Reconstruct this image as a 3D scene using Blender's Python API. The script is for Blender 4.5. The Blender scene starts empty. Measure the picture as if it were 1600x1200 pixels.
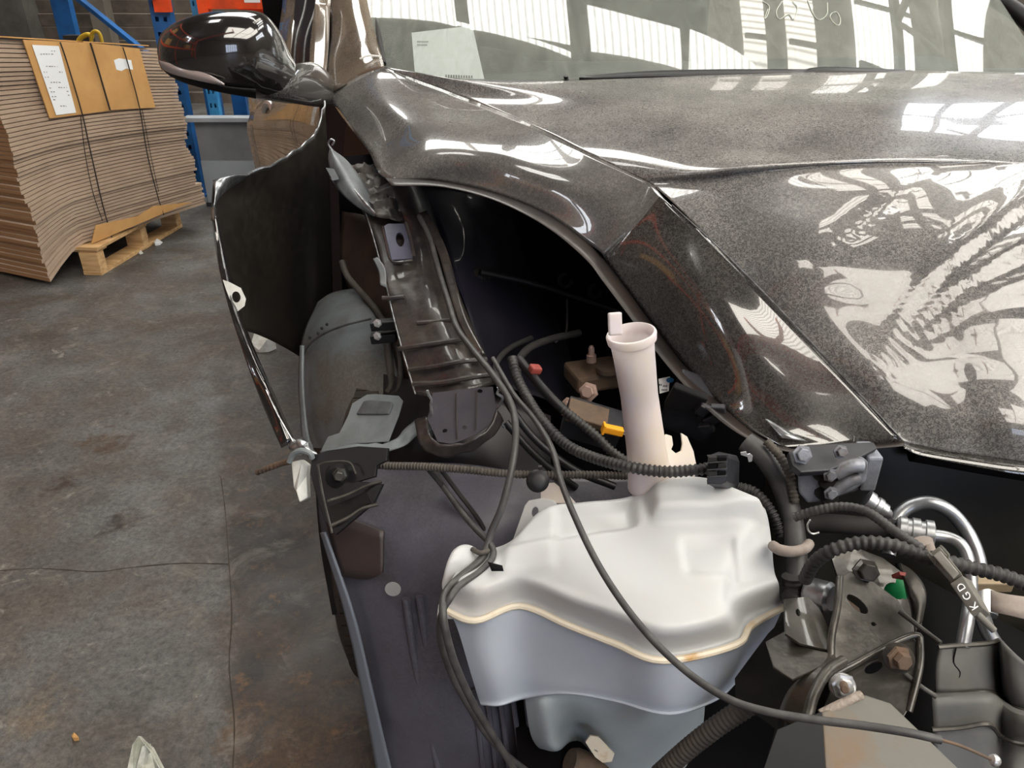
import bpy, bmesh, math, random
from mathutils import Vector, Matrix, noise
from mathutils.geometry import tessellate_polygon
random.seed(7)
S = bpy.context.scene
C = S.collection
# ------------------------------------------------------------------ camera
TH = math.radians(28.0); CH = 1.25
cam = bpy.data.cameras.new('camera'); co = bpy.data.objects.new('camera', cam); C.objects.link(co)
cam.sensor_width = 36; cam.lens = 36*1200/1600; cam.clip_start = .02
co.location = (0, 0, CH); co.rotation_euler = (math.pi/2-TH, 0, 0); S.camera = co
# ------------------------------------------------------------------ world and exposure
w = bpy.data.worlds.new('world'); S.world = w; w.use_nodes = True
w.node_tree.nodes['Background'].inputs[0].default_value = (.62, .72, .85, 1)
w.node_tree.nodes['Background'].inputs[1].default_value = .6
S.view_settings.view_transform = 'Standard'; S.view_settings.look = 'None'
S.view_settings.exposure = 0.0; S.view_settings.gamma = 1; S.view_settings.use_curve_mapping = False
SKY_E = 13.0      # translucent roof sheets
WIN_E = 12.0      # translucent wall sheets
S.cycles.sample_clamp_indirect = 6; S.cycles.max_bounces = 8; S.cycles.transparent_max_bounces = 16
S.cycles.use_denoising = True

# ------------------------------------------------------------------ helpers
ct, st = math.cos(TH), math.sin(TH)
def Y(px, py, y):            # survey of the photograph: sight line met at distance y in front of the camera
    u, v = (px-800)/1200, (600-py)/1200
    t = y/(ct+v*st)
    return Vector((u*t, y, CH+t*(-st+v*ct)))
def Z(px, py, z):            # the same met at height z
    u, v = (px-800)/1200, (600-py)/1200
    t = (z-CH)/(-st+v*ct)
    return Vector((u*t, t*(ct+v*st), z))
def YY(l): return [Y(*p) for p in l]
def ZZ(l): return [Z(*p) for p in l]
def lin(c):
    if isinstance(c, str):
        c = [int(c[i:i+2], 16)/255 for i in (0, 2, 4)]
        return tuple(x/12.92 if x <= .04045 else ((x+.055)/1.055)**2.4 for x in c)
    return tuple(c)
MATS = {}
def mat(name, col, rough=.5, metal=0, coat=0, col2=None, ns=8, nlo=.4, nhi=.65, det=6, bump=None, dust=None, dsc=300, dvar=(.55, 1.5), sss=0, spec=.5, ndist=0, stretch=None, trans=0):
    m = bpy.data.materials.new(name); m.use_nodes = True; n = m.node_tree.nodes; L = m.node_tree.links
    b = n['Principled BSDF']; b.inputs['Base Color'].default_value = (*lin(col), 1)
    b.inputs['Roughness'].default_value = rough; b.inputs['Metallic'].default_value = metal
    b.inputs['Coat Weight'].default_value = coat; b.inputs['Coat Roughness'].default_value = .02; b.inputs['Coat IOR'].default_value = 1.7
    b.inputs['Specular IOR Level'].default_value = spec
    tc = n.new('ShaderNodeTexCoord'); src = tc.outputs['Object']
    if stretch:
        mp = n.new('ShaderNodeMapping'); mp.inputs['Scale'].default_value = stretch; L.new(src, mp.inputs[0]); src2 = mp.outputs[0]
    else: src2 = src
    if col2 is not None:
        t = n.new('ShaderNodeTexNoise'); t.inputs['Scale'].default_value = ns; t.inputs['Detail'].default_value = det; t.inputs['Roughness'].default_value = .6
        t.inputs['Distortion'].default_value = ndist
        L.new(src2, t.inputs['Vector'])
        r = n.new('ShaderNodeMapRange'); r.inputs[1].default_value = nlo; r.inputs[2].default_value = nhi; L.new(t.outputs[0], r.inputs[0])
        x = n.new('ShaderNodeMix'); x.data_type = 'RGBA'; x.inputs[6].default_value = (*lin(col), 1); x.inputs[7].default_value = (*lin(col2), 1)
        L.new(r.outputs[0], x.inputs[0]); L.new(x.outputs[2], b.inputs['Base Color'])
    if bump:
        t = n.new('ShaderNodeTexNoise'); t.inputs['Scale'].default_value = bump[0]; t.inputs['Detail'].default_value = 4; L.new(src2, t.inputs['Vector'])
        bm_ = n.new('ShaderNodeBump'); bm_.inputs['Strength'].default_value = bump[1]; bm_.inputs['Distance'].default_value = bump[2]
        L.new(t.outputs[0], bm_.inputs['Height']); L.new(bm_.outputs[0], b.inputs['Normal'])
    if sss:
        b.inputs['Subsurface Weight'].default_value = sss; b.inputs['Subsurface Radius'].default_value = (1, .9, .8); b.inputs['Subsurface Scale'].default_value = .03
    b.inputs['Transmission Weight'].default_value = trans
    if dust:
        d = n.new('ShaderNodeBsdfDiffuse'); d.inputs[0].default_value = (*lin(dust[1]), 1)
        t = n.new('ShaderNodeTexNoise'); t.inputs['Scale'].default_value = dsc; t.inputs['Detail'].default_value = 2; t.inputs['Distortion'].default_value = 1.5; L.new(src, t.inputs['Vector'])
        t2 = n.new('ShaderNodeTexNoise'); t2.inputs['Scale'].default_value = 7; t2.inputs['Detail'].default_value = 5; L.new(src, t2.inputs['Vector'])
        a = n.new('ShaderNodeMapRange'); a.inputs[1].default_value = .42; a.inputs[2].default_value = .62; a.inputs[3].default_value = dust[0]*dvar[0]; a.inputs[4].default_value = dust[0]*dvar[1]; L.new(t.outputs[0], a.inputs[0])
        c = n.new('ShaderNodeMapRange'); c.inputs[1].default_value = .35; c.inputs[2].default_value = .65; c.inputs[3].default_value = .7; c.inputs[4].default_value = 1.25; L.new(t2.outputs[0], c.inputs[0])
        k = n.new('ShaderNodeMath'); k.operation = 'MULTIPLY'; k.use_clamp = True; L.new(a.outputs[0], k.inputs[0]); L.new(c.outputs[0], k.inputs[1])
        mx = n.new('ShaderNodeMixShader'); L.new(k.outputs[0], mx.inputs[0]); L.new(b.outputs[0], mx.inputs[1]); L.new(d.outputs[0], mx.inputs[2])
        L.new(mx.outputs[0], n['Material Output'].inputs[0])
    MATS[name] = m; return m
def emit(name, col, e, ribs=None):
    m = bpy.data.materials.new(name); m.use_nodes = True; n = m.node_tree.nodes; L = m.node_tree.links
    n.remove(n['Principled BSDF']); em = n.new('ShaderNodeEmission'); em.inputs[0].default_value = (*lin(col), 1); em.inputs[1].default_value = e
    if ribs:   # corrugated translucent sheet: fine ribs let less light through
        tc = n.new('ShaderNodeTexCoord'); wv = n.new('ShaderNodeTexWave'); wv.bands_direction = ribs[0]; wv.inputs['Scale'].default_value = ribs[1]
        L.new(tc.outputs['Object'], wv.inputs[0]); mr = n.new('ShaderNodeMapRange'); mr.inputs[1].default_value = 0; mr.inputs[2].default_value = .5
        mr.inputs[3].default_value = e*ribs[2]; mr.inputs[4].default_value = e; L.new(wv.outputs[1], mr.inputs[0]); L.new(mr.outputs[0], em.inputs[1])
    L.new(em.outputs[0], n['Material Output'].inputs[0]); m.cycles.emission_sampling = 'AUTO'; return m

def link(name, me, m, parent=None, label=None, smooth=True):
    o = bpy.data.objects.new(name, me); C.objects.link(o)
    if m is not None and not len(me.materials): me.materials.append(m)
    if smooth:
        for p in me.polygons: p.use_smooth = True
        me.set_sharp_from_angle(angle=.75)
    if parent is not None:
        o.parent = parent
        if parent.type == 'EMPTY': o.matrix_parent_inverse = Matrix.Translation(-parent.location)
    if label: o['label'] = label
    return o
def tag(o, label, cat, group=None, kind=None):
    if label: o['label'] = label
    if cat: o['category'] = cat
    if group: o['group'] = group
    if kind: o['kind'] = kind
    return o
def struct(o): o['kind'] = 'structure'; return o
def empty(name, loc, label, cat, group=None):
    o = bpy.data.objects.new(name, None); C.objects.link(o); o.location = loc; return tag(o, label, cat, group)
def mesh(name, vs, fs):
    me = bpy.data.meshes.new(name); me.from_pydata([tuple(v) for v in vs], [], fs); me.update(); return me
def bevel(o, wd, seg=2):
    b = o.modifiers.new('bevel', 'BEVEL'); b.width = wd; b.segments = seg; b.limit_method = 'ANGLE'; b.angle_limit = .6; return o
def cr(p0, p1, p2, p3, t):
    return .5*((2*p1)+(-p0+p2)*t+(2*p0-5*p1+4*p2-p3)*t*t+(-p0+3*p1-3*p2+p3)*t*t*t)
def spline(pts, k):
    n = len(pts); out = []
    for i in range(n-1):
        a = pts[i-1] if i else pts[0]*2-pts[1]; d = pts[i+2] if i+2 < n else pts[-1]*2-pts[-2]
        for j in range(k): out.append(cr(a, pts[i], pts[i+1], d, j/k))
    out.append(pts[-1].copy()); return out
def dense(rows, ku, kv):
    rs = [spline(r, ku) for r in rows]
    cols = [spline([r[i] for r in rs], kv) for i in range(len(rs[0]))]
    return [[c[j] for c in cols] for j in range(len(cols[0]))]
def grid_mesh(name, g, closed=False):
    nr, nc = len(g), len(g[0]); vs = [v for r in g for v in r]; fs = []
    for j in range(nr-1):
        for i in range(nc-1 if not closed else nc):
            i2 = (i+1) % nc; fs.append((j*nc+i, j*nc+i2, (j+1)*nc+i2, (j+1)*nc+i))
    return vs, fs
def surf(name, rows, m, parent=None, label=None, k=(6, 6), thick=.0012, fn=None, smooth=True):
    g = dense(rows, *k)
    if fn: g = [[fn(v, j/(len(g)-1), i/(len(g[0])-1)) for i, v in enumerate(r)] for j, r in enumerate(g)]
    vs, fs = grid_mesh(name, g)
    o = link(name, mesh(name, vs, fs), m, parent, label, smooth)
    if thick:
        s = o.modifiers.new('thickness', 'SOLIDIFY'); s.thickness = thick; s.offset = 0
    return o
def plane_of(pl):
    a, b, c = pl; n = (b-a).cross(c-a).normalized(); return a, n
def onplane(px, py, pl):
    a, n = plane_of(pl); o = Vector((0, 0, CH)); d = (Y(px, py, 1.0)-o)
    t = (a-o).dot(n)/d.dot(n); return o+d*t
def ell(cx, cy, rx, ry, ang=0, n=16):
    a = math.radians(ang); return [(cx+rx*math.cos(t)*math.cos(a)-ry*math.sin(t)*math.sin(a), cy+rx*math.cos(t)*math.sin(a)+ry*math.sin(t)*math.cos(a)) for t in [2*math.pi*i/n for i in range(n)]]
def plate_vf(pl, outline, holes=(), thick=.0015):
    loops = [[onplane(x, y, pl) for x, y in l] for l in [outline]+list(holes)]
    a, n = plane_of(pl)
    if n.dot(Vector((0, 0, CH))-a) < 0: n = -n
    tris = tessellate_polygon(loops); flat = [v for l in loops for v in l]; N = len(flat)
    vs = flat+[v-n*thick for v in flat]
    fs = [tuple(t) for t in tris]+[tuple(N+i for i in reversed(t)) for t in tris]
    k = 0
    for l in loops:
        for i in range(len(l)): fs.append((k+i, k+(i+1) % len(l), N+k+(i+1) % len(l), N+k+i))
        k += len(l)
    return vs, fs
def plate(name, pl, outline, m, parent=None, label=None, holes=(), thick=.0015, bev=0):
    pl = YY(pl) if not isinstance(pl[0], Vector) else pl
    vs, fs = plate_vf(pl, outline, holes, thick)
    me = mesh(name, vs, fs); bm = bmesh.new(); bm.from_mesh(me); bmesh.ops.recalc_face_normals(bm, faces=bm.faces); bmesh.ops.dissolve_limit(bm, angle_limit=.01, verts=bm.verts, edges=bm.edges); bm.to_mesh(me); bm.free()
    o = link(name, me, m, parent, label, smooth=False)
    if bev: bevel(o, bev)
    return o
def tube_vf(pts, r, k=6, seg=12, corr=None, taper=None, caps=True):
    p = spline(pts, k) if k > 1 else pts
    if corr:                      # resample evenly so the ribs are regular
        d = [0]
        for i in range(1, len(p)): d.append(d[-1]+(p[i]-p[i-1]).length)
        step = corr[0]/4; n = max(4, int(d[-1]/step)); q = []; j = 0
        for i in range(n+1):
            s = d[-1]*i/n
            while j < len(d)-2 and d[j+1] < s: j += 1
            f = (s-d[j])/max(1e-9, d[j+1]-d[j]); q.append(p[j].lerp(p[j+1], f))
        p = q
    vs, fs = [], []; up = None
    for i, c in enumerate(p):
        t = (p[min(i+1, len(p)-1)]-p[max(i-1, 0)]).normalized()
        if up is None: up = t.orthogonal().normalized()
        up = (up-t*up.dot(t)).normalized(); s = t.cross(up)
        rr = r
        if corr: rr = r*(1 if (i % 4) in (0, 1) else corr[1])
        if taper: rr = r*(taper[0]+(taper[1]-taper[0])*i/(len(p)-1))
        for a in range(seg):
            th = 2*math.pi*a/seg; vs.append(c+(up*math.cos(th)+s*math.sin(th))*rr)
    for i in range(len(p)-1):
        for a in range(seg):
            b = (a+1) % seg; fs.append((i*seg+a, i*seg+b, (i+1)*seg+b, (i+1)*seg+a))
    if caps: fs.append(tuple(range(seg-1, -1, -1))); fs.append(tuple((len(p)-1)*seg+a for a in range(seg)))
    return vs, fs
def tube(name, pts, r, m, parent=None, label=None, **kw):
    return link(name, mesh(name, *tube_vf(pts, r, **kw)), m, parent, label)
def lathe(name, a, b, prof, m, parent=None, label=None, seg=24, hexes=()):
    """profile [(distance from a to b in metres, radius)], turned round the axis a->b"""
    d = (b-a).normalized(); u = d.orthogonal().normalized(); s = d.cross(u); vs, fs = [], []
    for (h, r) in prof:
        for i in range(seg):
            t = 2*math.pi*i/seg; vs.append(a+d*h+(u*math.cos(t)+s*math.sin(t))*r)
    for j in range(len(prof)-1):
        for i in range(seg):
            k = (i+1) % seg; fs.append((j*seg+i, j*seg+k, (j+1)*seg+k, (j+1)*seg+i))
    fs.append(tuple(range(seg-1, -1, -1))); fs.append(tuple((len(prof)-1)*seg+i for i in range(seg)))
    return link(name, mesh(name, vs, fs), m, parent, label, smooth=seg > 8)
def boxvf(c, ax, dims):
    vs = []
    for sx in (-1, 1):
        for sy in (-1, 1):
            for sz in (-1, 1): vs.append(c+ax[0]*sx*dims[0]/2+ax[1]*sy*dims[1]/2+ax[2]*sz*dims[2]/2)
    return vs, [(0, 1, 3, 2), (4, 6, 7, 5), (0, 4, 5, 1), (2, 3, 7, 6), (0, 2, 6, 4), (1, 5, 7, 3)]
AX = (Vector((1, 0, 0)), Vector((0, 1, 0)), Vector((0, 0, 1)))
def axes(rz=0, rx=0, ry=0):
    M = Matrix.Rotation(rz, 3, 'Z') @ Matrix.Rotation(rx, 3, 'X') @ Matrix.Rotation(ry, 3, 'Y'); return [M.col[i].copy() for i in range(3)]
def box(name, c, dims, m, parent=None, label=None, ax=AX, bev=0):
    vs, fs = boxvf(Vector(c), ax, dims); o = link(name, mesh(name, vs, fs), m, parent, label, smooth=False)
    if bev: bevel(o, bev)
    return o
def bar(name, a, b, w_, h_, m, parent=None, label=None, up=Vector((0, 0, 1)), bev=0):
    d = (b-a); L_ = d.length; d.normalize(); s = d.cross(up).normalized(); u = s.cross(d)
    return box(name, (a+b)/2, (L_, w_, h_), m, parent, label, (d, s, u), bev)
def joinvf(parts):
    V, F = [], []
    for vs, fs in parts:
        k = len(V); V += list(vs); F += [tuple(k+i for i in f) for f in fs]
    return V, F
def many(name, parts, m, parent=None, label=None, smooth=False):
    return link(name, mesh(name, *joinvf(parts)), m, parent, label, smooth)
def prism(name, front, back, m, parent=None, label=None, bev=0):
    n = len(front); vs = list(front)+list(back); fs = [tuple(range(n)), tuple(range(2*n-1, n-1, -1))]+[(i, (i+1) % n, n+(i+1) % n, n+i) for i in range(n)]
    me = mesh(name, vs, fs); bm = bmesh.new(); bm.from_mesh(me); bmesh.ops.recalc_face_normals(bm, faces=bm.faces); bm.to_mesh(me); bm.free()
    o = link(name, me, m, parent, label, smooth=False)
    if bev: bevel(o, bev)
    return o
def loft(name, secs, m, parent=None, label=None, k=4, seg=28):
    """secs: (centre, half height vector, half depth vector, exponent)"""
    rings = []
    for c, h, d, e in secs:
        ring = []
        for i in range(seg):
            t = 2*math.pi*i/seg; a, b = math.cos(t), math.sin(t)
            a = math.copysign(abs(a)**(2/e), a); b = math.copysign(abs(b)**(2/e), b); ring.append(c+h*a+d*b)
        rings.append(ring)
    cols = [spline([r[i] for r in rings], k) for i in range(seg)]
    g = [[c[j] for c in cols] for j in range(len(cols[0]))]
    vs, fs = grid_mesh(name, g, closed=True); n = len(g)
    fs.append(tuple(range(seg-1, -1, -1))); fs.append(tuple((n-1)*seg+i for i in range(seg)))
    return link(name, mesh(name, vs, fs), m, parent, label)
def bolt(name, c, nrm, r, h, m, parent=None, label=None, flange=1.5):
    d = nrm.normalized(); u = d.orthogonal().normalized(); s = d.cross(u)
    o = lathe(name, c, c+d, [(0, r*flange), (h*.25, r*flange), (h*.3, r*1.02), (h*.95, r), (h, r*.85)], m, parent, label, seg=6)
    for p in o.data.polygons: p.use_smooth = False
    return o
# ------------------------------------------------------------------ materials
mat('concrete', '7d7c79', .55, col2='504b45', ns=3.5, nlo=.35, nhi=.7, bump=(60, .25, .004))
mat('wall', '6b645b', .8, col2='4c463f', ns=2, bump=(30, .3, .01))
mat('wall_grey', '5d5a55', .85, col2='45423e', ns=3, bump=(40, .3, .01))
mat('slat', '7a7065', .5, col2='57504a', ns=4)
mat('steel_dark', '2b2b2c', .6)
mat('roof', '6a665e', .7, col2='55524c', ns=2)
mat('blue', '1f5f9e', .4, col2='174a7d', ns=6)
mat('blue_light', '3f93c9', .4, col2='2f7db5', ns=9)
mat('orange', 'ee4f14', .6, col2='c4431a', ns=7)
mat('card_edge', 'b09b86', .9, col2='a28d79', ns=5)
mat('card_shaded', '96714d', .9)
mat('card_face', 'c89a60', .85, col2='bd8f56', ns=9)
mat('wood', 'd2ac7c', .75, col2='b08a58', ns=5, stretch=(1, 6, 14))
mat('paper', 'e9ecee', .8)
mat('ink', '4a4a4a', .9)
mat('strap', '2a2622', .6)
mat('panel_grey', '85888c', .6, col2='6f7276', ns=3)
mat('panel_pale', 'a9b0b7', .6, col2='98a0a8', ns=4)
mat('yellow', 'c9a72a', .6)
mat('white_dirty', 'd6d6d0', .6, col2='b6b4aa', ns=30)
# car
mat('paint', '15151a', .22, coat=1, dust=(.40, 'a19e9a'), dsc=300)
mat('paint_flank', '15151a', .22, coat=1, dust=(.33, '94908b'), dsc=240, dvar=(.75, 1.25))
mat('paint_clean', '141315', .16, coat=1, dust=(.12, '9a9690'), dsc=260)
mat('paint_side', '2a2725', .2, coat=1, dust=(.36, '9c8c7a'), dsc=320, dvar=(.8, 1.2))
mat('fender_in', '0e0d0c', .42, col2='191510', ns=3, dust=(.05, '6b6258'), dsc=60)
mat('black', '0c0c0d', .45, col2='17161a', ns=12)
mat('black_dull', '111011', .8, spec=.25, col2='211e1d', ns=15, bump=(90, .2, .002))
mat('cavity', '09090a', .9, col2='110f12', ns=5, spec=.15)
mat('rubber', '1c1b1b', .75, col2='2a2826', ns=20)
mat('hose_grey', '363535', .5, col2='474645', ns=60)
mat('loom', '222121', .55, col2='3a3836', ns=30)
mat('loom_dusty', '4e4841', .7, col2='3a3530', ns=30)
mat('torn', 'a9acae', .3, metal=.8, col2='6a6b6c', ns=60, bump=(80, .4, .002))
mat('steel_grey', '6f7476', .45, metal=.3, col2='54575a', ns=18, bump=(50, .25, .002))
mat('rail', '1f1d21', .34, coat=.3, col2='3b3733', ns=22, nlo=.45, nhi=.7, bump=(45, .35, .003), dust=(.12, '6d6258'), dsc=90)
mat('violet', '3d3c50', .4, coat=.3, col2='4c4c60', ns=18)
mat('violet_dark', '32313b', .4, coat=.3, col2='403e48', ns=14, dust=(.08, '6d6258'), dsc=90)
mat('mirror_paint', '0e0d0e', .14, coat=1, dust=(.03, '8d8680'), dsc=200)
mat('rust', '4e4238', .8, col2='6b5644', ns=20, bump=(60, .4, .003))
mat('liner', '626a6f', .55, col2='4d4742', ns=7, nlo=.42, nhi=.6, bump=(40, .2, .002), dust=(.15, '8a8a86'), dsc=120)
mat('bag', '7d8487', .5, col2='62686b', ns=10, bump=(30, .3, .003))
mat('splash', '403d45', .36, col2='555460', ns=5, bump=(25, .25, .003), dust=(.14, '7b7a80'), dsc=140)
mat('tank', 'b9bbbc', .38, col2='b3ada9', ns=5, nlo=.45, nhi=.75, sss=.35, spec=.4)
mat('tank_seam', 'd9cdb8', .5, col2='b98f55', ns=22, nlo=.55, nhi=.72, sss=.2)
mat('neck', 'cdc0b3', .45, col2='cdc4d0', ns=6, sss=.35)
mat('alu', 'a9abad', .34, metal=.85, col2='8a8c90', ns=25, bump=(60, .2, .001))
mat('cast', '8b8f99', .5, metal=.4, col2='5b5754', ns=20, bump=(80, .5, .003))
mat('bare', '565450', .36, metal=.6, col2='2b2926', ns=16, bump=(40, .4, .004), dust=(.08, '6b6459'), dsc=80)
mat('bracket', '2a2927', .34, metal=.35, coat=.3, col2='45413a', ns=14, bump=(50, .4, .003), dust=(.07, '6b6459'), dsc=80)
mat('beam', '5f5d56', .6, metal=.1, col2='6b5238', ns=9, nlo=.55, nhi=.75, bump=(60, .3, .002))
mat('absorber', '46474a', .6, col2='5b5a55', ns=12, bump=(30, .2, .002))
mat('conn_grey', '77756d', .6, col2='6a6760', ns=40)
mat('conn_black', '17171b', .5, col2='26262c', ns=30)
mat('plug_yellow', 'f0a41e', .45)
mat('blue_dot', '1e6fa8', .5)
mat('green', '0e7a45', .4)
mat('red_dull', '8a3b33', .6)
mat('skin_bolt', '9a8278', .5, metal=.3)
mat('tape', '9b9088', .8, col2='857a72', ns=40)
mat('tyre', '2a2521', .85, col2='40352b', ns=30, bump=(50, .3, .003))
mat('silver', 'c9c9c9', .35, metal=.7, bump=(120, .5, .002))
mat('shard', 'cfd0c6', .4, col2='a4a596', ns=40)
mat('lens', 'b7a9a4', .15, coat=1, trans=.3)
mat('paint_glint', 'cfcdc8', .3)
mat('dash', '2a2f30', .8)
# glass: a dusty laminated pane
m = bpy.data.materials.new('glass'); m.use_nodes = True; n = m.node_tree.nodes; L = m.node_tree.links; n.remove(n['Principled BSDF'])
tr = n.new('ShaderNodeBsdfTransparent'); tr.inputs[0].default_value = (.93, .97, .95, 1)
gl = n.new('ShaderNodeBsdfGlossy'); gl.inputs['Roughness'].default_value = .015
df = n.new('ShaderNodeBsdfDiffuse'); df.inputs[0].default_value = (*lin('a9aea6'), 1)
lw = n.new('ShaderNodeLayerWeight'); lw.inputs[0].default_value = .5; pw = n.new('ShaderNodeMath'); pw.operation = 'POWER'; pw.inputs[1].default_value = 5; L.new(lw.outputs['Facing'], pw.inputs[0]); fr = n.new('ShaderNodeMapRange'); fr.inputs[3].default_value = .14; fr.inputs[4].default_value = 1; L.new(pw.outputs[0], fr.inputs[0])
m1 = n.new('ShaderNodeMixShader'); L.new(fr.outputs[0], m1.inputs[0]); L.new(tr.outputs[0], m1.inputs[1]); L.new(gl.outputs[0], m1.inputs[2])
tc = n.new('ShaderNodeTexCoord'); tn = n.new('ShaderNodeTexNoise'); tn.inputs['Scale'].default_value = 30; tn.inputs['Detail'].default_value = 6; tn.inputs['Distortion'].default_value = 1
mp = n.new('ShaderNodeMapping'); mp.inputs['Scale'].default_value = (1.6, .5, .5); mp.inputs['Rotation'].default_value = (0, 0, .5); L.new(tc.outputs['Object'], mp.inputs[0]); L.new(mp.outputs[0], tn.inputs['Vector'])
mr = n.new('ShaderNodeMapRange'); mr.inputs[1].default_value = .35; mr.inputs[2].default_value = .7; mr.inputs[3].default_value = .27; mr.inputs[4].default_value = .40; L.new(tn.outputs[0], mr.inputs[0])
m2 = n.new('ShaderNodeMixShader'); L.new(mr.outputs[0], m2.inputs[0]); L.new(m1.outputs[0], m2.inputs[1]); L.new(df.outputs[0], m2.inputs[2]); L.new(m2.outputs[0], n['Material Output'].inputs[0]); MATS['glass'] = m
# floor: grey slab, oily brown slab beside the car
m = mat('floor', '8a8986', .5); n = m.node_tree.nodes; L = m.node_tree.links; b = n['Principled BSDF']; tc = n.new('ShaderNodeTexCoord')
def nz(sc, det=8, dis=0, rough=.65):
    t = n.new('ShaderNodeTexNoise'); t.inputs['Scale'].default_value = sc; t.inputs['Detail'].default_value = det; t.inputs['Distortion'].default_value = dis; t.inputs['Roughness'].default_value = rough; L.new(tc.outputs['Object'], t.inputs['Vector']); return t.outputs[0]
def rng(s, a, b_, c=0, d=1):
    r = n.new('ShaderNodeMapRange'); [setattr(r.inputs[i+1], 'default_value', v) for i, v in enumerate((a, b_, c, d))]; L.new(s, r.inputs[0]); return r.outputs[0]
def mixc(f, a, b_):
    x = n.new('ShaderNodeMix'); x.data_type = 'RGBA'; L.new(f, x.inputs[0])
    for s, i in ((a, 6), (b_, 7)):
        if isinstance(s, str): x.inputs[i].default_value = (*lin(s), 1)
        else: L.new(s, x.inputs[i])
    return x.outputs[2]
def mth(op, a, b_):
    x = n.new('ShaderNodeMath'); x.operation = op
    for s, i in ((a, 0), (b_, 1)):
        if isinstance(s, (int, float)): x.inputs[i].default_value = s
        else: L.new(s, x.inputs[i])
    return x.outputs[0]
sx = n.new('ShaderNodeSeparateXYZ'); L.new(tc.outputs['Object'], sx.inputs[0])
base = mixc(rng(nz(1.6), .38, .62), '4f4b46', '7b7c7c')
base = mixc(rng(nz(5, 10, .6), .45, .7), base, '60574d')
base = mixc(rng(nz(14, 8, .8), .60, .68), base, '8b8780')
# distance to the right of the slab joint (runs (-.5,.89) -> (-.83,1.81))
d1 = mth('ADD', mth('MULTIPLY', mth('ADD', sx.outputs[0], .5), .94), mth('MULTIPLY', mth('SUBTRACT', sx.outputs[1], .89), .337))
d1 = mth('ADD', d1, rng(nz(3, 6), 0, 1, -.09, .09))
br = mixc(rng(nz(7, 8, .5), .35, .68), '1c110a', '4f3520'); br = mixc(rng(nz(16, 6), .58, .7), br, '7a5834')
fac = mth('MULTIPLY', rng(d1, -.02, .03), rng(sx.outputs[1], 1.5, 3.2, .92, .0))
fac2 = mth('MULTIPLY', rng(d1, -.75, -.1, 0, .75), rng(nz(2.2, 6, .6), .47, .66))
colr = mixc(fac2, base, '4a3d31'); colr = mixc(fac, colr, br)
# dark oil drips
def blotch(p, r, e=.4):      # a stain of its own shape at a place on the floor
    vd = n.new('ShaderNodeVectorMath'); vd.operation = 'DISTANCE'; L.new(tc.outputs['Object'], vd.inputs[0]); vd.inputs[1].default_value = (p[0], p[1], .05)
    return rng(mth('ADD', mth('MULTIPLY', vd.outputs['Value'], 1/r), rng(nz(22, 5, .5), .3, .7, -.5, .5)), .5, 1.0, 1, 0)
for (bx_, by_), br_, bc_ in ((Z(180, 822, 0).xy, .075, '2a1c12'), (Z(100, 757, 0).xy, .07, '3c2a1c'), (Z(190, 886, 0).xy, .045, '22160e'), (Z(165, 690, 0).xy, .10, '54412f'), (Z(430, 860, 0).xy, .12, '22150d'), (Z(380, 1140, 0).xy, .07, '6b5036'), (Z(60, 1110, 0).xy, .08, '74685a'), (Z(455, 1150, 0).xy, .12, '4b3620')): colr = mixc(blotch((bx_, by_), br_), colr, bc_)
vo = n.new('ShaderNodeTexVoronoi'); vo.inputs['Scale'].default_value = 9; L.new(tc.outputs['Object'], vo.inputs['Vector'])
sp = mth('MULTIPLY', rng(vo.outputs['Distance'], .02, .10, 1, 0), rng(nz(1.3), .5, .56)); colr = mixc(sp, colr, '2a1f17')
gr_ = nz(70, 6, .3, .8); colr_m = n.new('ShaderNodeMix'); colr_m.data_type = 'RGBA'; colr_m.blend_type = 'MULTIPLY'; colr_m.inputs[0].default_value = 1; L.new(colr, colr_m.inputs[6]); gq_ = mixc(rng(gr_, .35, .65), '9a9a9a', 'ffffff'); L.new(gq_, colr_m.inputs[7]); ml_ = nz(9, 10, .9, .75); colr2 = mixc(rng(ml_, .52, .72, 0, .55), colr_m.outputs[2], '7f7a70'); L.new(colr2, b.inputs['Base Color']); L.new(rng(nz(4), .3, .7, .38, .65), b.inputs['Roughness'])
bp = n.new('ShaderNodeBump'); bp.inputs['Strength'].default_value = .35; bp.inputs['Distance'].default_value = .006; L.new(nz(26, 8), bp.inputs['Height']); L.new(bp.outputs[0], b.inputs['Normal'])
emit('sky_sheet', 'fffdf6', SKY_E, ('X', 3.2, .55)); emit('wall_sheet', 'f4f9ff', WIN_E, ('X', 3.2, .6)); emit('aged_sheet', 'fff8ec', 10.0, ('Y', 2.6, .45)); emit('door_light', 'dbe8ff', 6.0, ('X', 3.2, .6))
M = MATS
for k_ in list(bpy.data.materials):
    M.setdefault(k_.name, k_)

# ------------------------------------------------------------------ building
X0, X1, Y0, Y1, H = -7.0, 11.0, -10.0, 12.0, 7.0
struct(box('floor', ((X0+X1)/2, (Y0+Y1)/2, -.05), (X1-X0, Y1-Y0, .1), M['floor']))
struct(box('ceiling', ((X0+X1)/2, (Y0+Y1)/2, H+.1), (X1-X0, Y1-Y0, .1), M['roof']))
def wall(name, a, b_, z0, z1, m, label=None):
    a, b_ = Vector((*a, 0)), Vector((*b_, 0)); d = (b_-a); L_ = d.length; d.normalize(); nn = Vector((-d.y, d.x, 0))
    c = (a+b_)/2; c = Vector((c.x, c.y, (z0+z1)/2)); return box(name, c, (L_, .1, z1-z0), m, None, label, (d, nn, Vector((0, 0, 1))))
wf = struct(wall('wall_far', (X0, Y1), (X1, Y1), 0, H, M['wall']))
wb = struct(wall('wall_back', (X1, Y0), (X0, Y0), 0, H, M['wall']))
wl = struct(wall('wall_left', (X0, Y0), (X0, Y1), 0, H, M['wall']))
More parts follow.
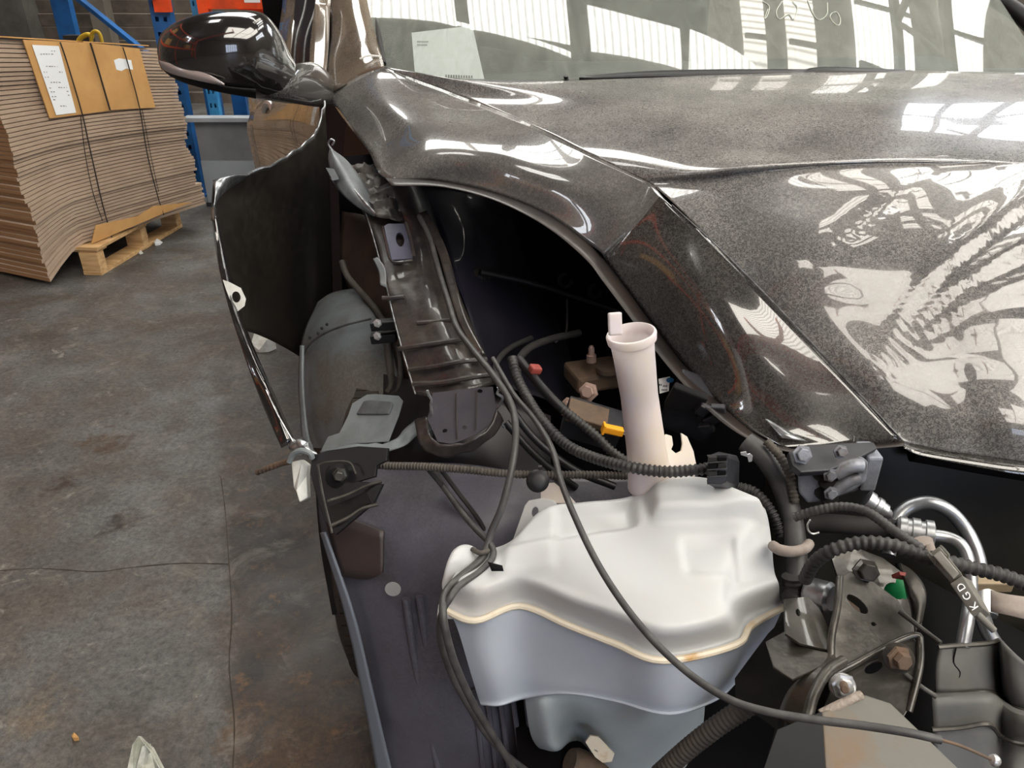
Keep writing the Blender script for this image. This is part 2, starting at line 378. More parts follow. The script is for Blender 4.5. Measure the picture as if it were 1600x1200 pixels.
wr = struct(wall('wall_right', (X1, Y1), (X1, Y0), 0, H, M['wall']))
wn = [0]
def window(face, a0, a1, z0, z1, nm, m='wall_sheet'):
    """translucent sheeting with steel mullions, just inside a wall; face: F far, B back, L left, R right"""
    wn[0] += 1
    g = .08
    def pt(s, z, off=0):
        return {'F': Vector((s, Y1-g-off, z)), 'B': Vector((s, Y0+g+off, z)), 'L': Vector((X0+g+off, s, z)), 'R': Vector((X1-g-off, s, z))}[face]
    along = Vector((1, 0, 0)) if face in 'FB' else Vector((0, 1, 0)); o_ = {'F': Vector((0, 1, 0)), 'B': Vector((0, 1, 0)), 'L': Vector((1, 0, 0)), 'R': Vector((1, 0, 0))}[face]
    W = struct(box('window_%d' % wn[0], pt((a0+a1)/2, (z0+z1)/2), (a1-a0, .02, z1-z0), M[m], None, None, (along, o_, Vector((0, 0, 1)))))
    for i in range(nm+1):
        s = a0+(a1-a0)*i/nm; box('mullion', pt(s, (z0+z1)/2, .05), (.12, .06, z1-z0+.1), M['steel_dark'], W, None, (along, o_, Vector((0, 0, 1))))
    for z in (z0, (z0+z1)/2, z1): box('rail', pt((a0+a1)/2, z, .06), (a1-a0, .05, .07), M['steel_dark'], W, None, (along, o_, Vector((0, 0, 1))))
    return W
window('F', 5.9, 10.8, 4.5, 6.3, 6); window('B', 1.2, 6.5, .6, 4.2, 5, 'door_light'); window('L', -3.6, -1.6, 4.4, 6.4, 2); window('R', -1, 6, 4.2, 6.2, 5)
def skypoly(q, m, bars=3, name=None):
    """one translucent roof sheet, with purlins across it"""
    wn[0] += 1; f = [Vector((x, y, H+.02)) for x, y in q]
    o = struct(prism('window_%d' % wn[0], [v-Vector((0, 0, .04)) for v in f], f, M[m]))
    for i in range(1, bars):
        t = i/bars; a_ = f[0].lerp(f[3], t)-Vector((0, 0, .1)); b_ = f[1].lerp(f[2], t)-Vector((0, 0, .1)); bar('purlin', a_, b_, .07, .06, M['steel_dark'], o)
    return o
def band(x0, x1, y0, y1, m='aged_sheet', bars=2): return skypoly([(x0, y0), (x1, y0), (x1, y1), (x0, y1)], m, bars)
skypoly([(-3.6, 6.15), (-1.25, 4.93), (-1.25, 9.0), (-3.6, 10.0)], 'sky_sheet'); skypoly([(-1.05, 4.85), (.24, 4.47), (.24, 8.5), (-1.05, 8.9)], 'sky_sheet')
skypoly([(.5, 4.38), (1.66, 4.22), (1.66, 4.72), (.5, 5.12)], 'sky_sheet', 1); skypoly([(-3.6, 5.96), (.24, 4.32), (.24, 4.37), (-3.6, 6.05)], 'sky_sheet', 1); skypoly([(1.75, 4.2), (2.65, 4.2), (2.62, 4.34), (1.8, 4.72)], 'sky_sheet', 1)
band(4.1, 5.0, 3.6, 8.6, 'sky_sheet', 5); band(5.6, 6.3, 3.6, 8.6, 'sky_sheet', 5); band(7.0, 8.8, 3.0, 8.6, 'sky_sheet', 3)
band(-2.9, -1.9, 1.9, 3.1, 'sky_sheet', 2)
band(2.5, 2.8, 3.0, 8.0, 'aged_sheet', 6); band(3.1, 3.5, 3.0, 8.0, 'aged_sheet', 6)
for x_, w_, y0_, y1_ in ((.05, 3.3, -6.5, -.5), (3.6, 2.6, -6.5, .8), (6.45, 2.9, -6.5, 2.2)): band(x_, x_+w_, y0_, y1_)
def truss(y):
    # the bottom chord and the diagonals of one roof truss
    b0, t0 = 5.7, 6.85; vf = []
    def mem(a, b2, w_): d = (b2-a); L_ = d.length; d.normalize(); s = Vector((0, 1, 0)); vf.append(boxvf((a+b2)/2, (d, s, d.cross(s)), (L_, w_, w_)))
    r = tag(bpy.data.objects.new('roof_truss', None), 'dark steel roof truss spanning the shed at %s' % ('the camera end' if y < 0 else 'mid bay' if y < 3 else 'the far bay' if y < 7 else 'the far wall'), None); r['kind'] = 'structure'
    C.objects.link(r); r.location = (2, y, b0)
    n_ = 12; xs = [X0+.2+(X1-X0-.4)*i/n_ for i in range(n_+1)]
    for nm, z in (('bottom_chord', b0), ('top_chord', t0)): box(nm, ((X0+X1)/2, y, z), (X1-X0-.2, .1, .14), M['steel_dark'], r)
    for i in range(n_):
        a, b2 = (xs[i], b0), (xs[i+1], t0)
        if i % 2: a, b2 = (xs[i], t0), (xs[i+1], b0)
        bar('web', Vector((a[0], y, a[1])), Vector((b2[0], y, b2[1])), .08, .08, M['steel_dark'], r, up=Vector((0, 1, 0)))
for y in (-7.2, 3.3, 9.8): truss(y)
for gx in (4.6, 6.7):      # lattice girders running the length of the shed on the right
    g_ = empty('lattice_girder', (gx, 4, 5.6), None, None) if False else bpy.data.objects.new('lattice_girder', None)
    C.objects.link(g_); g_.location = (gx, 4, 5.6); g_['kind'] = 'structure'
    for nm, z in (('bottom_chord', 5.6), ('top_chord', 6.75)): box(nm, (gx, 7.3, z), (.1, 8, .12), M['steel_dark'], g_)
    for i in range(8):
        y0_ = 3.3+i; z0_, z1_ = (5.6, 6.75) if i % 2 else (6.75, 5.6); bar('web', Vector((gx, y0_, z0_)), Vector((gx, y0_+1, z1_)), .08, .08, M['steel_dark'], g_, up=Vector((1, 0, 0)))

for i_, q_ in enumerate(([(-30, 894), (60, 888), (150, 893), (200, 887), (280, 880), (356, 881)], [(345, 745), (352, 800), (357, 870), (362, 960), (358, 1040), (366, 1130), (362, 1230)])):
    p_ = spline([Z(x, y, .0008) for x, y in q_], 6); vs, fs = [], []
    for k_, v in enumerate(p_):
        wd_ = .0011+.0012*noise.noise(v*30); vs += [v+Vector((wd_ if i_ else 0, 0 if i_ else wd_, 0)), v-Vector((wd_ if i_ else 0, 0 if i_ else wd_, 0))]
        if k_: fs.append((2*k_-2, 2*k_-1, 2*k_+1, 2*k_))
    struct(link('trim_%d' % (i_+3), mesh('floor_joint', vs, fs), mat('joint%d' % i_, '3a3129', .9)))
# ------------------------------------------------------------------ background at left
dr = bpy.data.objects.new('door_1', None); C.objects.link(dr); dr.location = (-3.9, 9.0, 0); dr['kind'] = 'structure'
for i in range(14):      # brown roller door of broad horizontal slats
    box('slat', (-3.55, 9.0+(.02 if i % 2 else 0), .06+i*.13), (3.9, .03, .118), M['slat'], dr, ax=axes(0, .28, 0))
struct(box('trim_1', (-6.05, 8.9, 1.4), (2.1, .3, 2.8), M['wall_grey']))          # concrete wall panel
struct(box('trim_2', (-4.12, 8.55, 1.6), (.16, .16, 3.2), M['wall']))             # column in front of the door
def upright(name, x, y, w_, h, m, label, group=None, hole=True, rz=0, base=True, loc=None, dp=.07, z0=0):
    r = empty(name, (x, y, z0), label, 'rack post', group); ax = axes(rz)
    def at(dx, dy, z): return Vector((x, y, z0))+ax[0]*dx+ax[1]*dy+Vector((0, 0, z))
    holes = []
    # a real channel: face with punched slots, two side flanges
    pl = (at(-w_/2, -dp/2, 0), at(w_/2, -dp/2, 0), at(-w_/2, -dp/2, 1))
    vs, fs = [], []
    def quad(a, b_, c, d): k = len(vs); vs.extend([a, b_, c, d]); fs.append((k, k+1, k+2, k+3))
    if hole:
        s = w_*.22; z = 0; hw = w_*.09
        quad(at(-w_/2, -dp/2, 0), at(-s-hw, -dp/2, 0), at(-s-hw, -dp/2, h), at(-w_/2, -dp/2, h)); quad(at(s+hw, -dp/2, 0), at(w_/2, -dp/2, 0), at(w_/2, -dp/2, h), at(s+hw, -dp/2, h)); quad(at(-s+hw, -dp/2, 0), at(s-hw, -dp/2, 0), at(s-hw, -dp/2, h), at(-s+hw, -dp/2, h))
        z = 0
        while z < h:
            for sg in (-1, 1): quad(at(sg*s-hw, -dp/2, z), at(sg*s+hw, -dp/2, z), at(sg*s+hw, -dp/2, min(z+.055, h)), at(sg*s-hw, -dp/2, min(z+.055, h)))
            z += .08
    else: quad(at(-w_/2, -dp/2, 0), at(w_/2, -dp/2, 0), at(w_/2, -dp/2, h), at(-w_/2, -dp/2, h))
    quad(at(-w_/2, -dp/2, 0), at(-w_/2, dp/2, 0), at(-w_/2, dp/2, h), at(-w_/2, -dp/2, h)); quad(at(w_/2, -dp/2, 0), at(w_/2, dp/2, 0), at(w_/2, dp/2, h), at(w_/2, -dp/2, h))
    quad(at(-w_/2, dp/2, 0), at(w_/2, dp/2, 0), at(w_/2, dp/2, h), at(-w_/2, dp/2, h))
    o = link('channel', mesh('channel', vs, fs), m, r, smooth=False)
    if base: box('base_plate', at(0, 0, .005), (w_*1.4, dp*1.8, .01), m, r, ax=ax)
    return r
rk = 'blue rack posts behind the grey bench'
upright('rack_post', -2.03, 4.95, .11, 3.2, M['blue'], 'dark blue slotted rack post with orange connector beside cardboard stack')
upright('rack_post', -1.83, 4.98, .06, 3.2, M['blue_light'], 'pale blue slotted rack post left of the orange beam, above the mirror', dp=.05)
upright('rack_post', -3.52, 6.7, .14, 3.2, M['blue'], 'blue rack post rising behind the cardboard stack at far left', hole=False)
bl = [(-1.93, 5.25, 'blue', .10, 'left end'), (-1.78, 5.3, 'blue', .09, 'second from left'), (-1.66, 5.2, 'blue_light', .05, ''), (-1.59, 5.2, 'blue_light', .05, ''), (-1.38, 5.3, 'blue', .08, '')]
nm_ = ['blue rack post standing behind bench, nearest the cardboard stack', 'dark blue rack post behind bench, second from the cardboard stack', 'left one of the twin pale blue posts under the mirror', 'right one of the twin pale blue posts under the mirror', 'blue rack post behind bench, nearest the car door']
for (x, y, mm, ww, _), lb in zip(bl, nm_): upright('rack_post', x, y, ww, .93, M[mm], lb, rk, hole=ww < .06, dp=.04)
tag(bar('rack_brace', Vector((-3.5, 6.55, 1.27)), Vector((-2.75, 6.3, .72)), .05, .03, M['blue']), 'diagonal blue rack brace above the cardboard stack', 'rack brace')
bm_r = empty('rack_beam', (-1.6, 4.9, 1.06), 'long orange rack beam with white label above the wing mirror', 'rack beam')
box('beam_bar', (-.9, 4.88, 1.125), (1.66, .05, .085), M['orange'], bm_r); box('lower_lip', (-.98, 4.93, 1.075), (1.2, .03, .04), M['orange'], bm_r); box('connector', (-1.755, 4.88, 1.12), (.055, .07, .2), M['orange'], bm_r)
box('beam_label', (-1.47, 4.853, 1.14), (.09, .002, .05), M['paper'], bm_r, 'white label on orange beam')
b2 = empty('rack_beam', (-2.03, 4.8, 1.05), 'short orange rack beam end left of the wing mirror', 'rack beam')
box('connector', (-2.0, 4.90, 1.15), (.09, .04, .17), M['orange'], b2); box('beam_bar', (-2.2, 4.86, 1.2), (.4, .05, .11), M['orange'], b2)
b3 = tag(box('rack_beam', (-3.75, 6.6, 1.14), (.36, .05, .10), M['orange']), 'orange rack beam end at the top left, on blue post', 'rack beam')
# left racking, seen in the paint only
for zz, yy0, yy1, lbn in ((1.75, -3, 4.4, 'lower'), (3.0, -3, 4.4, 'middle'), (4.1, -3, 4.4, 'upper')):
    tag(box('rack_beam', (-3.9, (yy0+yy1)/2, zz), (.06, yy1-yy0, .14), M['orange']), '%s orange beam of the racking out to the left of the car' % lbn, 'rack beam')
for yy in (-3, .7, 4.4): upright('rack_post', -4.0, yy, .1, 4.4, M['orange'], {-3: 'orange post of left racking nearest the back', .7: 'orange post of left racking in the middle', 4.4: 'orange post of left racking at its far end'}[yy], hole=False)
jc = bpy.data.objects.new('added_girder', None); C.objects.link(jc); jc.location = (-6.8, -5.6, 0); tag(jc, 'unseen orange girder added under the roof for its reflection in the flank paint', 'added girder')  # out of view, added only so the hood flank reflects orange
bar('girder', Vector((1.15, -1.15, 4.85)), Vector((-6.7, -5.6, 4.85)), .45, .3, M['orange'], jc, bev=.01); box('wall_post', (-6.8, -5.6, 2.5), (.25, .3, 5.0), M['orange'], jc); box('hanger', (1.0, -1.2, 5.95), (.12, .12, 2.0), M['orange'], jc)
# cartons on the racking
for i, (yy, zz) in enumerate(((-1.5, 1.9), (2.3, 1.9), (-.5, 3.15), (3.0, 3.15))):
    tag(box('carton', (-4.4, yy, zz+.35-.07), (.8, .9, .6), M['card_face'], bev=.01), ['brown carton on lower rack level, towards the back', 'brown carton on lower rack level, towards the far end', 'brown carton on middle rack level, towards the back', 'brown carton on middle rack level, far end'][i], 'carton', 'cartons on the left racking')
# grey bench
bn = empty('bench', (-1.45, 4.95, 0), 'grey steel bench with pale top ledge behind the car', 'bench')
box('bench_top', (-1.38, 4.70, .51), (1.08, .10, .025), M['panel_pale'], bn, bev=.003)
box('upper_panel', (-1.36, 4.70, .385), (1.0, .03, .225), M['panel_grey'], bn, 'dark grey upper panel'); box('lower_panel', (-1.36, 4.69, .147), (1.0, .03, .25), M['panel_pale'], bn, 'pale grey lower panel')
box('foot_rail', (-1.36, 4.69, .012), (1.02, .05, .024), M['steel_dark'], bn)
# yellow sling
sl = Z(138, 66, .85)
sp_ = empty('lifting_sling', (-2.75, 5.25, 0), 'yellow webbing lifting sling behind the cardboard stack', 'sling')
box('hook_post', (-2.73, 5.3, .46), (.16, .08, .92), M['steel_dark'], sp_)
tube('loop', YY([(122, 75, 5.2), (124, 62, 5.2), (136, 54, 5.2), (146, 58, 5.2)]), .014, M['yellow'], sp_)
tube('loop', YY([(143, 80, 5.15), (143, 56, 5.15), (148, 49, 5.15), (155, 52, 5.15), (159, 64, 5.15), (160, 80, 5.15)]), .011, M['yellow'], sp_)

# ------------------------------------------------------------------ cardboard stack
C0 = Vector((-2.10, 3.30, 0)); e1 = Vector((.417, .909, 0)); e2 = Vector((-.909, .417, 0)); Lk, Wk = .955, 1.0
NS = 54; rnd = random.Random(3)
def sheet_z(i, s):
    f = i/(NS-1)
    b_ = min(1, max(0, s/Lk)); dr_ = .122*((1-s/.2)**1.3 if s < .2 else 0)
    top_ = 1.02-.105*b_; return .142+(top_-.142)*f-dr_*(1-f)**3+.018*math.sin(math.pi*b_)*math.sin(math.pi*f)-.03*(1-b_)*math.sin(math.pi*f)
rt = None
for i in range(NS):
    jit = rnd.uniform(-.006, .006)+.012*math.sin(i*.35); jit2 = rnd.uniform(-.006, .006); far_ext = .006*math.sin(i*.5)+(.035 if i < 8 else 0)+rnd.uniform(-.006, .006)
    vs, fs = [], []; n_ = 14; off = -.0+.02*math.sin(i/54*3.1)*-1
    for k in range(n_+1):
        s = jit2-.0+(Lk+far_ext)*k/n_; z0 = sheet_z(i, s); z1 = sheet_z(i+1, s)-.0034
        for (d_, z) in ((jit, z0), (jit, z1), (Wk, z1), (Wk, z0)):
            p = C0+e1*s+e2*(d_+off*math.sin(math.pi*s/Lk)*.6); vs.append(Vector((p.x, p.y, z)))
    for k in range(n_):
        for q in range(4): fs.append((k*4+q, k*4+(q+1) % 4, (k+1)*4+(q+1) % 4, (k+1)*4+q))
    fs.append((3, 2, 1, 0)); fs.append((n_*4, n_*4+1, n_*4+2, n_*4+3))
    o = link('cardboard_sheet', mesh('cardboard_sheet', vs, fs), M['card_edge'], smooth=False)
    o.data.materials.append(M['card_shaded']); o.data.polygons[-2].material_index = 1  # end face browner: shadows between the open edges are put into its colour
    if i == 0: lb = 'bottom tan cardboard bundle of the strapped stack, lying on the pallet'
    elif i == NS-1: lb = 'topmost tan cardboard bundle of the strapped stack'
    else: lb = 'flat tan cardboard bundle within the tall strapped stack'
    tag(o, lb, 'cardboard', 'flat cardboard bundles in the stack')
def side(s, z, out=.012):
    p = C0+e1*s-e2*(out+.006); return Vector((p.x, p.y, z))
def on_side(px, py, out=.012):       # the photograph's sight line met at the stack's long side
    a = side(0, 0, out); nrm = -e2; o = Vector((0, 0, CH)); d = Y(px, py, 1)-o
    t = (a-o).dot(nrm)/d.dot(nrm); return o+d*t
def side_card(name, px, m, label, cat, out, thick, parent=None, top=True):
    q = [on_side(x, y, out) for x, y in px]; b_ = [v+e2*thick for v in q]
    o = prism(name, q, b_, m, parent, label)
    if cat: tag(o, label, cat)
    return o
c1 = empty('cardboard_cover', side(.2, .9), 'tan cardboard flap with long printed label over the stack edge', 'cardboard')
side_card('flap', [(36, 62), (140, 67), (172, 173), (78, 185)], M['card_face'], None, None, .02, .006, c1)
c2 = empty('cardboard_cover', side(.6, .9), 'tan cardboard flap with blank white sticker, nearer the mirror', 'cardboard')
side_card('flap', [(143, 67), (218, 76), (243, 168), (173, 172)], M['card_face'], None, None, .02, .006, c2)
for c_, (s0, s1) in ((c1, (-.01, .42)), (c2, (.45, .8))):
    zt = [sheet_z(NS, s0)+.004, sheet_z(NS, s1)+.004]
    q = [C0+e1*s0-e2*.025+Vector((0, 0, zt[0])), C0+e1*s1-e2*.025+Vector((0, 0, zt[1])), C0+e1*s1+e2*.3+Vector((0, 0, zt[1])), C0+e1*s0+e2*.3+Vector((0, 0, zt[0]))]
    prism('top_flap', q, [v+Vector((0, 0, .005)) for v in q], M['card_face'], c_)
lp = empty('paper_label', side(.1, .8), 'long white printed delivery label on the left cardboard flap', 'label')
side_card('sheet', [(50, 70), (92, 72), (119, 176), (88, 180)], M['paper'], None, None, .024, .001, lp)
side_card('sticker', [(178, 94), (186, 91), (205, 94), (208, 109), (197, 107), (190, 111), (182, 109)], M['paper'], 'small white torn sticker on the right cardboard flap', 'sticker', .022, .001)
ln = []
def tline(x0, y0, ln_, w_=1.4, out=.0255):
    q = [on_side(x0, y0, out), on_side(x0+ln_, y0+.3, out), on_side(x0+ln_+.3, y0+w_+.3, out), on_side(x0+.3, y0+w_, out)]; ln.append((q, [(0, 1, 2, 3)]))
for (x, y, l) in ((80, 79, 8), (63, 84, 20), (72, 103, 17), (68, 112, 5), (92, 112, 5), (70, 120, 7), (79, 128, 15), (77, 137, 2), (91, 136, 13), (79, 143, 6), (104, 142, 3), (81, 150, 6), (106, 148, 2), (83, 155, 3), (94, 165, 9)):
    xx = x
    while xx < x+l: tline(xx, y+random.uniform(-.2, .2), min(random.uniform(1.5, 3.5), x+l-xx+.5), 1.1); xx += 4.2
many('print', ln, M['ink'], lp)
def strap(pts, r, label):
    tag(tube('strap', [on_side(x, y, o_) for x, y, o_ in pts], r, M['strap'], k=4, seg=6), label, 'strap')
strap([(94, 66, .03), (104, 95, .03), (128, 176, .03), (140, 230, .022), (158, 310, .022), (170, 355, .022), (177, 378, .03)], .003, 'taut dark strap down the cardboard stack, nearer corner')
strap([(126, 182, .022), (133, 240, .022), (145, 300, .022), (160, 345, .02)], .0018, 'slack thin strap beside the taut one, nearer corner')
strap([(192, 74, .03), (200, 100, .03), (218, 168, .03), (230, 240, .022), (246, 305, .022), (256, 336, .03)], .0028, 'taut dark strap down the cardboard stack, nearer the mirror')
strap([(222, 170, .022), (236, 245, .022), (248, 300, .022)], .0016, 'slack thin strap beside the taut one, nearer the mirror')
strap([(141, 67, .032), (150, 96, .032), (172, 172, .032)], .004, 'dark strip drawn as the shaded gap between the two cardboard flaps')  # no strap here: a dark strip stands for the shade in the gap
# pallet
pal = empty('pallet', (-2.3, 3.9, 0), 'pale wooden pallet under the cardboard stack', 'pallet')
PC = Vector((-1.935, 3.44, 0)); pe1 = Vector((.10, .995, 0)).normalized(); pe2 = Vector((-.995, .10, 0)); PL, PW = .80, 1.0
def pb(name, s, d, z, ls, ld, lz): 
    c = PC+pe1*s+pe2*d; return box(name, (c.x, c.y, z), (ls, ld, lz), M['wood'], pal, ax=(pe1, pe2, Vector((0, 0, 1))), bev=.002)
for d_ in (.045, .5, .955): pb('bottom_board', PL/2, d_, .010, PL, .09, .020)
for d_ in (.045, .5, .955):
    for s_ in (.03, PL*.52, PL-.03): pb('block', s_, d_, .064, .055 if d_ < .1 else .08, .09, .088)
for s_ in (.05, PL*.52, PL-.05): pb('bearer', s_, .5, .114, .08, 1.0, .012)
for j in range(7): pb('deck_board', PL/2, .045+j*.152, .128, PL, .11, .016)
# yellow backing card between pallet and stack
tag(side_card('backing_card', [(143, 381), (150, 352), (215, 338), (240, 322), (300, 316), (276, 325)], M['card_face'], 'yellowish cardboard strip between the pallet and the stack', 'cardboard', .03, .004), 'yellowish cardboard strip between the pallet and the stack', 'cardboard')
# floor litter
def litter(name, px, m, label, cat, h=.004, kk=0):
    q = [Z(x, y, .001) for x, y in px]; t = [Z(x, y, .001)+Vector((0, 0, h*(1+.8*math.sin(i*2.1)))) for i, (x, y) in enumerate(px)]
    tag(prism(name, t, q, m, None, label), label, cat)
litter('paper_scrap', [(239, 380), (246, 377), (254, 379), (250, 383), (243, 384)], M['paper'], 'small white paper scrap on the floor beside the pallet', 'scrap', .01)
litter('paper_scrap', [(213, 395), (219, 392), (224, 396), (219, 398)], M['white_dirty'], 'tiny pale scrap on the floor under the pallet edge', 'scrap', .008)
litter('plastic_fragment', [(394, 548), (402, 534), (425, 537), (432, 545), (420, 550), (405, 551)], M['white_dirty'], 'white broken fragment on the floor seen through the torn fender', 'fragment', .03)
litter('pebble', [(113, 1153), (118, 1150), (123, 1152), (124, 1157), (116, 1158)], M['card_face'], 'small tan crumb on the concrete floor, lower left', 'crumb', .006)
for px, lb in (([(147, 822), (162, 806), (176, 803), (190, 812), (214, 822), (200, 834), (176, 836), (160, 834)], 'dried leaf stain flake with dark edges on the floor, largest'), ([(180, 880), (188, 873), (201, 876), (206, 890), (192, 901), (183, 893)], 'dark brown oil blotch on the floor joint'), ([(85, 765), (100, 745), (122, 743), (130, 757), (112, 772)], 'faint brown oil blotch beside the largest one')):
    pass
# clear broken plastic shard in the bottom left
sh = empty('plastic_shard', Z(220, 1195, 0), 'clear broken plastic shard at the bottom left on the floor', 'shard')
for i, px in enumerate(([(196, 1215), (207, 1163), (216, 1150), (222, 1156), (208, 1215)], [(209, 1215), (222, 1166), (232, 1162), (229, 1170), (222, 1215)], [(216, 1150), (222, 1156), (236, 1168), (260, 1215), (256, 1215), (233, 1172)], [(222, 1180), (236, 1176), (246, 1215), (222, 1215)])):
    f = [Z(x, y, .03+.05*(y < 1175)+.01*i) for x, y in px]; prism(['blade', 'blade', 'strut', 'web_piece'][i], f, [v+Vector((.002, .004, -.006)) for v in f], M['shard'], sh)
# ================================================================== the car
car = empty('car', (.45, 2.2, 0), 'crash-damaged dark grey car with torn front fender and buckled hood', 'car')
def P_(l):     # rows of (px, py, height) or, with a fourth item, (px, py, distance, 1)
    return [Y(p[0], p[1], p[2]) if len(p) > 3 else Z(*p) for p in l]
# ---- hood, main panel
R = [
 [(600,105,1.07),(760,128,1.053),(950,124,1.052),(1150,117,1.056),(1350,111,1.06),(1550,113,1.06),(1800,120,1.06)],
 [(740,158,1.02),(900,160,1.03),(1060,158,1.035),(1230,155,1.04),(1400,152,1.045),(1580,152,1.045),(1850,160,1.045)],
 [(850,205,1.0),(980,200,1.01),(1120,200,1.017),(1270,198,1.02),(1430,196,1.025),(1600,195,1.025),(1880,200,1.025)],
 [(915,238,.985),(1040,235,.995),(1160,232,1.0),(1300,230,1.005),(1450,228,1.01),(1620,230,1.01),(1900,235,1.01)],
 [(995,276,.962),(1090,268,.982),(1160,260,.993),(1300,252,.997),(1450,249,1.0),(1620,252,1.0),(1900,259,.995)],
 [(1020,290,.953),(1105,280,.97),(1170,272,.98),(1300,262,.988),(1450,259,.992),(1620,262,.994),(1900,270,.985)],
 [(1060,325,.935),(1130,320,.945),(1200,310,.955),(1320,300,.965),(1460,298,.97),(1640,300,.97),(1920,305,.965)],
 [(1150,415,.88),(1210,410,.892),(1290,400,.905),(1390,390,.913),(1500,385,.920),(1650,385,.922),(1930,390,.915)],
 [(1230,500,.826),(1290,495,.838),(1360,490,.845),(1450,485,.853),(1540,485,.860),(1680,480,.863),(1940,485,.86)],
 [(1320,592,.772),(1370,590,.785),(1430,585,.792),(1490,580,.798),(1570,580,.805),(1700,580,.805),(1950,580,.8)],
 [(1388,665,.732),(1425,665,.737),(1470,660,.747),(1520,655,.757),(1590,660,.765),(1720,670,.755),(1960,690,.75)],
 [(1412,690,.718),(1440,697,.715),(1480,705,.715),(1530,712,.715),(1600,722,.715),(1730,735,.71),(1960,760,.71)]]
PV = Z(1412, 690, .718)
def sm(a, b_, x): t = max(0, min(1, (x-a)/(b_-a))); return t*t*(3-2*t)
def crumple(v, j, i):
    dx, dy = v.x-PV.x, v.y-PV.y; r = math.hypot(dx, dy); a = math.atan2(dy, dx)
    a2 = a-.09/max(r, .06)+.05*noise.noise(Vector((v.x*5, v.y*5, 0)))
    env = sm(.02, .09, r)*(1-sm(.45, .7, r))*(1-sm(.75, .95, a2))*sm(0, .04, i)*(1-sm(1.08, 1.23, v.y))
    f = r*.036*(1.0*math.exp(-((a2-.60)/.075)**2)-.45*math.exp(-((a2-.50)/.03)**2)+.8*math.exp(-((a2-.40)/.05)**2)-.45*math.exp(-((a2-.31)/.03)**2)+.7*math.exp(-((a2-.20)/.055)**2)-.3*math.exp(-((a2-.08)/.04)**2)+.5*math.exp(-((a2+.05)/.07)**2)+.4*math.exp(-((a2+.45)/.10)**2)-.3*math.exp(-((a2+.75)/.12)**2))
    z = v.z+env*f
    z += (1-sm(1.1, 1.27, v.y))*.0004*noise.noise(Vector((v.x*9, v.y*9, 3)))
    # diagonal crease running up to the right from the flank
    d = ((v.x-.42)*.60-(v.y-1.02)*.80)+.01*noise.noise(Vector((v.x*8, 0, 2))); z += -.004*math.exp(-abs(d)/.016)*sm(.1, .3, v.x)*(1-sm(.62, .8, v.x))*sm(.9, .98, v.y)*(1-sm(1.15, 1.25, v.y))
    return Vector((v.x, v.y, z))
hood = surf('hood', [P_(r) for r in R], M['paint'], car, 'dusty dark grey buckled hood', k=(16, 10), thick=.0012, fn=crumple)
FL = [
 [(600,105,1.07),(560,120,1.047),(512,150,1.0)], [(650,125,1.047),(596,158,1.02),(540,190,.97)], [(700,142,1.03),(645,190,1.0),(575,235,.945)],
 [(740,158,1.02),(680,215,.99),(602,278,.93)], [(800,182,1.01),(745,235,.98),(680,282,.927)], [(850,205,1.0),(808,255,.965),(760,298,.918)],
 [(915,238,.985),(885,288,.945),(845,330,.9)], [(995,276,.962),(955,325,.92),(915,378,.868)], [(1020,290,.953),(985,345,.905),(940,396,.855)], [(1050,322,.936),(1005,370,.888),(955,420,.832)],
 [(1150,415,.88),(1105,480,.832),(1060,560,.745)], [(1290,562,.79),(1215,615,.748),(1150,655,.708)], [(1412,690,.718),(1320,697,.703),(1225,699,.70)]]
flank = surf('hood_flank', [P_(r) for r in FL], M['paint_flank'], hood, 'glossy dark side flank of the hood', k=(10, 10), thick=.0012)
flank.data.materials.append(M['paint_clean'])
for i_, p in enumerate(flank.data.polygons): p.material_index = 1 if i_//20 >= 86 else 0
lipo = [(602,278,.93),(680,282,.927),(760,298,.918),(845,330,.9),(915,378,.868),(955,420,.832),(1060,560,.745),(1150,655,.708),(1225,699,.70),(1320,697,.703),(1412,690,.718)]
lipi = [(612,290,.945),(690,292,.942),(770,312,.932),(850,352,.908),(915,405,.872),(950,450,.838),(1050,580,.752),(1135,665,.716),(1222,704,.712),(1320,704,.712),(1412,697,.722)]
surf('inner_lip', [P_(lipo), P_(lipi)], mat('lip', '2b211c', .5, coat=.2, col2='181413', ns=12), hood, 'brownish inner return lip of the hood edge', k=(8, 2), thick=.001)
surf('front_lip', [P_([(1412,690,.718),(1440,697,.715),(1530,712,.715),(1600,722,.715),(1730,735,.71),(1960,760,.71)]), P_([(1412,700,.722),(1440,712,.712),(1530,730,.708),(1600,742,.706),(1730,757,.70),(1960,785,.70)])], M['paint_clean'], hood, None, k=(6, 2), thick=.001)
tube('crease_edge', P_([(1408,686,.7215),(1290,559,.793),(1150,413,.883),(1050,320,.938)]), .0011, M['torn'], hood, 'pale line drawn as the highlight along the hood crease', k=10, seg=6)  # reflection along the sharp crease, drawn as a thin pale tube
tube('paint_crack', P_([(1348,650,.7285),(1343,664,.722),(1336,672,.719),(1334,690,.711)]), .0004, M['torn'], hood, 'thin jagged crack in the flank', k=3, seg=5)
# chipped bare patches at the front corner of the flank
surf('buckle_chip', [P_([(1196,655,.722),(1222,684,.711)]), P_([(1199,655,.7225),(1262,690,.7085)]) ], M['torn'], hood, 'bare scraped streak on the flank', k=(4, 2), thick=.0006)
